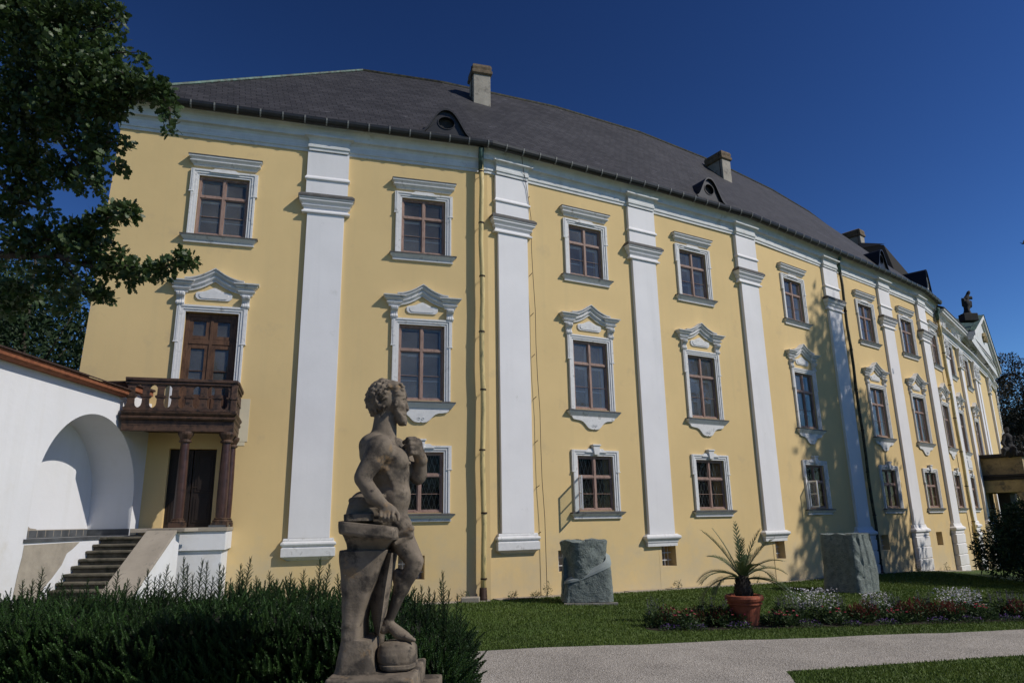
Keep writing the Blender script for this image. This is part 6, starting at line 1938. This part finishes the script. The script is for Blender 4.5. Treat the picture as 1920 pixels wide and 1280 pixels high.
# ================================================================== trees, shrubs, hedge
def crown(name, blobs, n, size, m, parent, seed, tv=LEAF_V, tf=LEAF_F, fill=0.35, tb=0.5, droop=0.0, gap=None, gapt=-0.04):
    """blobs: (x,y,z, rx,ry,rz, weight)"""
    g_ = np.random.default_rng(seed)
    B_ = np.array(blobs, float); w_ = B_[:,6]/B_[:,6].sum()
    id_ = g_.choice(len(B_), n, p=w_)
    d = g_.normal(size=(n,3)); d /= np.linalg.norm(d,axis=1,keepdims=True)
    r_ = fill + (1-fill)*g_.random(n)**0.5
    P_ = B_[id_,:3] + d*B_[id_,3:6]*r_[:,None]
    nz = fbm(P_, (1.4/ (B_[:,3].mean()+0.3)) if gap is None else gap, seed, 3)
    keep = nz > (-0.10 if gap is None else gapt) - 0.05*g_.random(n)
    P_, d = P_[keep], d[keep]
    dd = d*0.7 + g_.normal(size=d.shape)*0.6; dd[:,2] -= droop
    S_ = size*(0.6+0.8*g_.random(len(P_)))
    V, F = scatter(P_, frames(dd, g_.random(len(P_))*6.28), S_, tv, tf)
    ti = np.clip(0.35 + 0.9*fbm(P_, 2.5/(B_[:,3].mean()+0.3), seed+3, 2) + 0.35*g_.random(len(P_)), 0, 1)
    return bulk(name, V, F, m, parent, attr=np.repeat(ti, len(tv)))
# broad lobed oak leaf
_o = [(0,0),(0.06,0.12),(0.20,0.20),(0.13,0.32),(0.30,0.42),(0.17,0.54),(0.30,0.68),(0.15,0.76),(0.14,0.92),(0,1.0)]
OAK_V = np.array([(x, 0.10*abs(x)*2-0.05*z*z, z) for x, z in _o] + [(-x, 0.10*abs(x)*2-0.05*z*z, z) for x, z in reversed(_o[1:-1])], float)
OAK_F = np.array([(0,1,2,17),(17,2,3,16),(3,4,15,16),(3,4,5,14) if False else (4,5,14,15),(5,6,13,14),(6,7,12,13),(7,8,11,12),(8,9,10,11)])
OAK_F = np.array([(0,1,17,17),(1,2,16,17),(2,3,15,16),(3,4,14,15),(4,5,13,14),(5,6,12,13),(6,7,11,12),(7,8,10,11),(8,9,10,10)])
OAK_F = OAK_F[1:-1]

OAK = thing('oak_tree', 'big dark oak whose leafy boughs hang in from the upper left', 'tree', (-9.5, 5.2, -2.05))
q = MB(); q.tube([(-9.5,5.2,-2.3),(-9.4,5.25,0.5),(-9.2,5.4,3.0),(-9.0,5.6,6.0),(-8.9,5.6,9.0)], [0.42,0.34,0.30,0.22,0.10], 14); q.build('trunk', M['bark'], OAK, smooth=True)
# boughs aimed to the places where the photograph shows leaf masses: (px, py, radius px, distance)
masses = [(40,40,75,6.9),(130,50,70,6.8),(190,30,45,6.6),(205,75,32,6.6),(60,130,75,7.0),(150,130,70,6.7),(215,130,52,6.6),(245,110,30,6.5),(262,100,14,6.5),(40,215,65,7.0),(120,210,60,6.8),(190,185,50,6.6),(250,170,38,6.5),(290,168,26,6.4),(310,172,16,6.4),(318,205,17,6.4),(318,238,13,6.4),(222,28,18,6.6),(180,218,30,6.6),(215,190,30,6.5),
          (145,255,42,6.8),(190,255,28,6.6),(218,268,20,6.5),(232,262,10,6.5),(165,300,32,6.7),(205,310,22,6.5),(222,315,12,6.5),(120,320,36,6.8),(165,345,28,6.7),(195,350,16,6.6),(60,300,34,7.0),(15,290,40,7.0),(30,350,36,7.1),(75,345,18,7.0),(60,380,30,7.0),(20,400,30,7.0),(90,390,14,6.9),
          (60,460,48,7.0),(15,470,40,7.2),(110,445,38,6.9),(150,440,30,6.8),(190,420,25,6.7),(215,400,18,6.6),(240,398,18,6.5),(252,396,8,6.5),(160,480,36,6.8),(200,495,28,6.7),(205,470,22,6.6),(230,505,24,6.6),(262,510,18,6.5),(290,505,17,6.4),(315,500,14,6.4),(335,488,13,6.3),(352,490,12,6.3),(362,486,6,6.3),(345,478,8,6.3),(230,475,10,6.6),(180,535,26,6.7),(150,560,20,6.8),(195,555,14,6.7),(100,520,36,6.9),(50,530,40,7.1),(15,560,36,7.2),(120,570,20,6.9),(300,520,8,6.4),(240,530,13,6.5),
          (15,15,60,7.2),(90,10,60,7.0)]
blobs = []
kk = 1/1310.0
for (x_, y_, r_, D_) in masses:
    p = at(x_, y_, D_); rr = r_*D_*kk*1.0
    blobs.append((p.x, p.y, p.z, rr, max(0.14, rr*1.3), rr, (r_**2)*1.0))
crown('leaves', blobs, 32000, 0.074, M['oakleaf'], OAK, 41, OAK_V, OAK_F, fill=0.0, gap=4.0, gapt=-0.05)
q = MB()
limb = [[(-9.1,5.5,5.0)], ]
def bough(pts, r0, r1):
    n = len(pts); q.tube([Vector(p) for p in pts], [r0+(r1-r0)*k/(n-1) for k in range(n)], 6)
bough([(-9.1,5.5,4.2), at(-250,300,6.6), at(-60,230,6.9), at(60,170,6.9), at(150,150,6.7), at(230,140,6.5), at(300,165,6.4), at(318,205,6.4), at(318,240,6.4)], 0.08, 0.005)
bough([(-9.2,5.4,3.2), at(-250,480,6.7), at(-80,470,7.0), at(40,480,7.0), at(110,480,6.9), at(170,500,6.7), at(230,500,6.6), at(290,505,6.4), at(340,490,6.3), at(362,485,6.3)], 0.055, 0.004)
bough([at(40,480,7.0), at(90,450,6.9), at(150,435,6.8), at(200,410,6.6), at(248,396,6.5)], 0.03, 0.005)
bough([at(60,170,6.9), at(90,230,6.8), at(130,290,6.8), at(165,330,6.7), at(190,350,6.6)], 0.035, 0.006)
bough([at(130,290,6.8), at(170,270,6.7), at(225,264,6.5)], 0.018, 0.005)
bough([at(60,170,6.9), at(110,90,6.8), at(170,60,6.6), at(225,30,6.6)], 0.03, 0.006)
bough([at(150,150,6.7), at(200,100,6.6), at(260,98,6.5)], 0.02, 0.005)
bough([at(110,480,6.9), at(140,520,6.8), at(165,560,6.7), at(195,560,6.7)], 0.015, 0.004)
bough([(-9.1,5.5,4.0), at(-150,350,6.9), at(0,340,7.0), at(40,380,7.0), at(90,395,6.9)], 0.08, 0.006)
q.build('boughs', M['bark'], OAK, smooth=True)

def tree(x, y, z, H, R_, n, leaf, m, label, seed, cat='tree', name='tree', group=None, cone=False, lo=0.2, trunk=0.25, nb=26):
    T = thing(name, label, cat, (x,y,z), group)
    r_ = random.Random(seed); bl = []
    q = MB(); q.tube([(x,y,z-0.2),(x+0.1,y,z+H*0.3),(x,y+0.1,z+H*0.6),(x,y,z+H*0.9)], [trunk,trunk*0.8,trunk*0.5,trunk*0.1], 8)
    for k in range(nb):
        f_ = (k+0.5)/nb
        if cone:
            zz_ = z + H*(lo + (1-lo)*f_); rad = R_*(1-f_)**0.8+0.05*R_; a_ = r_.uniform(0,6.28); rr = rad*r_.uniform(0.3,0.75)
            c_ = (x+rr*cos(a_), y+rr*sin(a_), zz_); s_ = rad*0.55+0.1
            bl.append((*c_, s_, s_, s_*1.5, s_**2))
        else:
            d = Vector((r_.gauss(0,1), r_.gauss(0,1), r_.gauss(0,1))).normalized()*(r_.random()**0.4)
            c_ = (x+d.x*R_*0.78, y+d.y*R_*0.78, z+H*(lo+(1-lo)*0.5)+d.z*H*(1-lo)*0.40); s_ = R_*r_.uniform(0.26,0.44)
            bl.append((*c_, s_, s_, s_*0.85, s_**2))
        if k % 2 == 0: q.tube([(x,y,z+H*0.35+ (c_[2]-z-H*0.35)*0.3),((x+c_[0])/2,(y+c_[1])/2,(c_[2]+z+H*0.4)/2),c_], [trunk*0.3,trunk*0.18,0.02], 5)
    q.build('trunk', M['bark'], T, smooth=True)
    crown('crown', bl, n, leaf, m, T, seed, fill=0.25)
    return T
tree(-22.5,31,-2.1,17.5,6.5,26000,0.30,M['farleaf'],'dense dark tree directly behind the garden wall coping at the left',61,lo=0.05)
tree(-19.5,36,-2.1,13.5,4.5,12000,0.28,M['farleaf'],'dark tree touching the left corner of the palace behind the garden wall',62,lo=0.05)
tree(-30,40,-2.1,22,8,16000,0.36,M['farleaf'],'tall dark tree farthest left behind the garden wall',63,lo=0.05)
tree(60.5,82,-3,22.5,7.5,48000,0.34,M['darkleaf'],'large copper-brown tree beyond the far end of the palace',64,lo=0.05)
tree(49,66,-3,10.5,4.5,22000,0.28,M['darkleaf'],'lower dark tree right behind the stone portal',65,lo=0.05)
# dark shrub at the right, with its own ragged outline
SH = thing('shrub', 'dark wide-spreading juniper shrub in front of the far portal', 'shrub', (18.2, 24.5, gz(18.2)))
bl = []
for (x_, y_, r_, D_) in [(1905,990,34,24.5),(1890,1030,34,24.5),(1860,1015,22,24.3),(1840,1030,13,24.2),(1875,1055,24,24.4),(1915,1050,34,24.5),(1850,1052,16,24.2),(1880,985,18,24.6),(1900,962,16,24.6),(1925,960,22,24.6),(1830,1028,7,24.2),(1945,1010,45,24.6),(1980,1000,45,24.8)]:
    p = at(x_, y_, D_); rr = r_*D_*kk*1.15; bl.append((p.x,p.y,p.z,rr,rr*1.2,rr,r_**2))
crown('foliage', bl, 12000, 0.13, M['farleaf'], SH, 71, fill=0.1)
q = MB()
for b_ in bl[:10]: q.tube([(18.2,24.5,gz(18.2)-0.1),((18.2+b_[0])/2,24.4,(gz(18.2)+b_[2])/2-0.1),b_[:3]], [0.05,0.03,0.01], 5)
q.build('stems', M['bark'], SH)
# trees outside the picture that cast its shadows and stand in the window reflections
tree(28.6,23.2,-2.8,26.5,6.2,60000,0.42,M['farleaf'],'slender dark conifer standing beyond the right edge of the picture',81,name='conifer_tree',cone=True,lo=0.02,nb=80)
tree(42,26,-3.2,15,6.5,9000,0.5,M['farleaf'],'broad tree beyond the right edge of the picture',82,lo=0.1)
for k, (x_, y_, H_, R_) in enumerate(((-14,-22,13,6),(-3,-26,15,7),(9,-24,13,6.5),(21,-22,14,7),(34,-16,14,7),(46,-4,14,7))):
    tree(x_,y_,-2.1,H_,R_,3500,0.6,M['farleaf'],'park tree behind the viewer',90+k,group='park trees behind the viewer',lo=0.05,nb=14)

# ---- yew hedge with ragged upright shoots
HD = thing('yew_hedge', 'dark green yew hedge with ragged upright shoots behind the statue', 'hedge', (-4.3, 6.6, -2.05))
def htop(x, y):
    base = -0.635 + 0.03*sin(x*2.3)+0.03*sin(x*5.1+1) 
    base -= max(0.0, -4.1-x)*0.085
    base -= max(0.0, x+1.15)*0.42
    return base
HX0, HX1 = -8.0, -0.52
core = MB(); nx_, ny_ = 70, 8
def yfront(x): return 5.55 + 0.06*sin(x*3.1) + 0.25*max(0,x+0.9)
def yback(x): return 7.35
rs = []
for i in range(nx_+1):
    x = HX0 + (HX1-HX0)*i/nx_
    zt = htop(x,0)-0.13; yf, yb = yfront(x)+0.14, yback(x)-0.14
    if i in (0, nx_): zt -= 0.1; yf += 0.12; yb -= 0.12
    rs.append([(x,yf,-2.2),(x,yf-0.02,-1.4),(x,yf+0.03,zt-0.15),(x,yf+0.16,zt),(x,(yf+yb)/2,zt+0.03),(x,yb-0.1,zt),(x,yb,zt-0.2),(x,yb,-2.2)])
core.rings(rs); core.build('dark_core', M['yewcore'], HD)  # solid near-black core puts the hedge's inner darkness into colour
def shoot_template(nn, L_, nl, w_):
    V = []; F = []
    r_ = random.Random(3)
    for k in range(nn):
        t_ = k/nn; z = L_*(0.05+0.95*t_); a_ = k*2.4; el = radians(38+25*t_)
        l_ = nl*(1-0.45*t_)
        d = Vector((cos(a_)*cos(el), sin(a_)*cos(el), sin(el))); s_ = Vector((-sin(a_), cos(a_), 0))*w_
        p = Vector((0,0,z)); b = len(V)
        V += [p-s_*0.4, p+d*l_*0.5-s_, p+d*l_, p+d*l_*0.5+s_]; F.append((b,b+1,b+2,b+3))
    b = len(V); w2 = 0.003
    V += [Vector((-w2,0,0)),Vector((w2,0,0)),Vector((w2*0.3,0,L_)),Vector((-w2*0.3,0,L_))]; F.append((b,b+1,b+2,b+3))
    return np.array([tuple(v) for v in V]), np.array(F)
SV, SF = shoot_template(46, 0.13, 0.028, 0.0048)
g_ = np.random.default_rng(5)
Ps, Ds, Ss = [], [], []
n = 11000
# front face
x = HX0 + (HX1-HX0)*g_.random(n); t_ = g_.random(n)**0.8
zt = np.array([htop(a_,0) for a_ in x]); yf = np.array([yfront(a_) for a_ in x])
z = zt - 0.12 - t_*0.95
Ps.append(np.stack([x, yf + 0.10 + 0.05*g_.normal(size=n) + 0.06*np.exp(-t_*8), z], 1)); Ds.append(np.stack([0.35*g_.normal(size=n), -0.75+0.3*g_.normal(size=n), 0.75+0.3*g_.random(n)], 1)); Ss.append(0.75+0.6*g_.random(n))
# top
n = 6500
x = HX0 + (HX1-HX0)*g_.random(n); zt = np.array([htop(a_,0) for a_ in x]); yf = np.array([yfront(a_) for a_ in x])
y = yf + 0.05 + (7.35-yf)*g_.random(n)
Ps.append(np.stack([x, y, zt-0.16+0.05*g_.normal(size=n)], 1)); Ds.append(np.stack([0.35*g_.normal(size=n), 0.35*g_.normal(size=n), 0.75*np.ones(n)], 1)); Ss.append(0.7+0.6*g_.random(n))
# right end
n = 1500
y = 5.6 + 1.7*g_.random(n); t_ = g_.random(n)
zt = htop(HX1,0)
Ps.append(np.stack([np.full(n, HX1-0.02)+0.05*g_.normal(size=n), y, zt-0.1-t_*1.0], 1)); Ds.append(np.stack([0.8+0.3*g_.normal(size=n), 0.3*g_.normal(size=n), 0.7+0.3*g_.random(n)], 1)); Ss.append(0.8+0.6*g_.random(n))
P1, D1, Sx = np.concatenate(Ps), np.concatenate(Ds), np.concatenate(Ss)
V, F = scatter(P1, frames(D1, g_.random(len(P1))*6.28), Sx, SV, SF)
ti = np.clip(0.25 + 1.1*fbm(P1, 3.0, 2, 3) + 0.35*g_.random(len(P1)), 0, 1)
bulk('foliage', V, F, M['yew'], HD, attr=np.repeat(ti, len(SV)))
# tall leader shoots: each a stem with side sprays
lead = []
r_ = random.Random(17)
lx = [(p_, None) for p_ in []]
tops = [(0,1148),(8,1120),(42,1092),(62,1090),(80,1068),(92,1100),(118,1080),(150,1108),(165,1090),(200,1095),(222,1072),(240,1090),(262,1088),(277,1071),(290,1085),(315,1062),(322,1085),(345,1048),(352,1062),(362,1080),(380,1052),(388,1056),(400,1085),(412,1060),(420,1065),(432,1088),(455,1078),(470,1048),(452,1062),(480,1085),(505,1075),(520,1090),(545,1078),(552,1090),(570,1072),(590,1088),(600,1050),(607,1090),(618,1060),(632,1080),(640,1092),(830,1075),(826,1090),(805,1105),(790,1102),(842,1110),(815,1112),(858,1118),(775,1105),(865,1140),(868,1225),(30,1130),(105,1110),(135,1100),(300,1080),(335,1078),(445,1090),(535,1085)]
Pl, Dl, Sl = [], [], []
q = MB()
for k, (x_, y_) in enumerate(tops):
    D_ = r_.uniform(6.2, 7.2) if x_ < 700 else r_.uniform(6.0, 6.7)
    if x_ > 862: D_ = 5.9
    t = at(x_, y_, D_)
    zb_ = min(htop(t.x,0)-0.05, t.z-0.12)
    b_ = Vector((t.x+r_.uniform(-0.04,0.04), t.y, zb_))
    stem_ = MB(); stem_.tube([b_, b_.lerp(t,0.5)+Vector((r_.uniform(-0.01,0.01),0,0)), t], [0.005,0.004,0.002], 4); stem_.build('leader_stem', M['yewcore'], HD)
    L_ = (t-b_).length; m_ = int(L_/0.009)+6
    for j in range(m_):
        f_ = j/m_
        p = b_.lerp(t, f_); a_ = j*2.4+k
        if f_ > 0.85: d = Vector((0.3*cos(a_),0.3*sin(a_),1))
        else: d = Vector((cos(a_),sin(a_),0.9))
        Pl.append(tuple(p)); Dl.append(tuple(d)); Sl.append(0.26+0.34*(1-f_)*r_.random()+0.05)
V, F = scatter(np.array(Pl), frames(np.array(Dl)), np.array(Sl)*1.0, SV, SF)
bulk('leader_shoots', V, F, M['yew'], HD, attr=np.repeat(np.clip(0.15+0.4*g_.random(len(Pl)),0,1), len(SV)))

# ---- grass blades
GV = np.array([(-0.5,0,0),(0.5,0,0),(0.30,0.18,0.6),(-0.30,0.18,0.6),(0,0.5,1.0)], float)
def blades(n, fx, seed, dens_far=1.0):
    g_ = np.random.default_rng(seed)
    P_ = fx(g_, n)
    n = len(P_)
    d = np.stack([0.35*g_.normal(size=n), 0.35*g_.normal(size=n), np.ones(n)], 1)
    S_ = np.stack([0.010+0.008*g_.random(n), 0.05*np.ones(n), 0.035+0.035*g_.random(n)], 1)
    far = np.clip(P_[:,1]/14.0, 1, 2.2)[:,None]; S_ = S_*np.concatenate([far, far, 0.6+0.4*far], 1)
    tv = GV; V, F = scatter(P_, frames(d, g_.random(n)*6.28), S_, tv, np.array([(0,1,2,3)]))
    V2 = V; F2 = F
    ti = np.clip(0.45+0.9*fbm(P_, 0.8, 4, 3)+0.3*(g_.random(n)-0.5), 0, 1)
    return V2, F2, np.repeat(ti, 5)
gzv = np.vectorize(gz)
def wall_y(x):
    return np.interp(x, [w[0] for w in W], [w[1] for w in W])
def region1(g_, n):
    y = 12.0 + (g_.random(n)**1.5)*20; x = -1.5 + g_.random(n)*20
    ok = (y > 12.33+0.222*x+0.02) & (y < wall_y(x)-0.45) & (x < y*0.76+1)
    ok &= ~((x > 2.5) & (x < 12.8) & (np.abs(y-(14.98+0.19*(x-4.6))) < 0.45))
    x, y = x[ok], y[ok]; return np.stack([x, y, gzv(x)], 1)
def region2(g_, n):
    x = 3.5+g_.random(n)*7; y = 9.3+g_.random(n)*4.2
    ok = (x > 3.5) & (y < 10.6+0.302*(x-3.8)) & ((x > 3.75) | (y < 9.2+(x-3.45)*4.6))
    x, y = x[ok], y[ok]; return np.stack([x, y, gzv(x)], 1)
V1, F1, t1 = blades(260000, region1, 1); V2, F2, t2 = blades(42000, region2, 2)
o = bulk('grass', np.concatenate([V1,V2]), np.concatenate([F1, F2+len(V1)]), M['grass'], None, attr=np.concatenate([t1,t2]))
tag(o, 'short green lawn grass beside the gravel path', 'grass', kind='stuff')

# a bird in the sky at the right edge
bp_ = at(1917, 456, 30.0)
q = MB(); q.add([bp_+Vector((-0.12,0,0.05)), bp_+Vector((0,0,0.0)), bp_+Vector((0.02,0.1,0.02)), bp_+Vector((-0.02,0.03,-0.02))], [(0,1,2),(0,3,1),(0,2,3),(1,3,2)])
q.tube([bp_+Vector((-0.02,0,-0.03)), bp_+Vector((0.10,0,0.0)), bp_+Vector((0.2,0,0.03))], [0.02,0.05,0.01], 6)
q.add([bp_, bp_+Vector((0.12,0,0.03)), bp_+Vector((0.08,0,0.17))], [(0,1,2)])
tag(q.build('bird', M['bronze'], None), 'tiny dark bird flying at the right edge of the sky', 'bird')
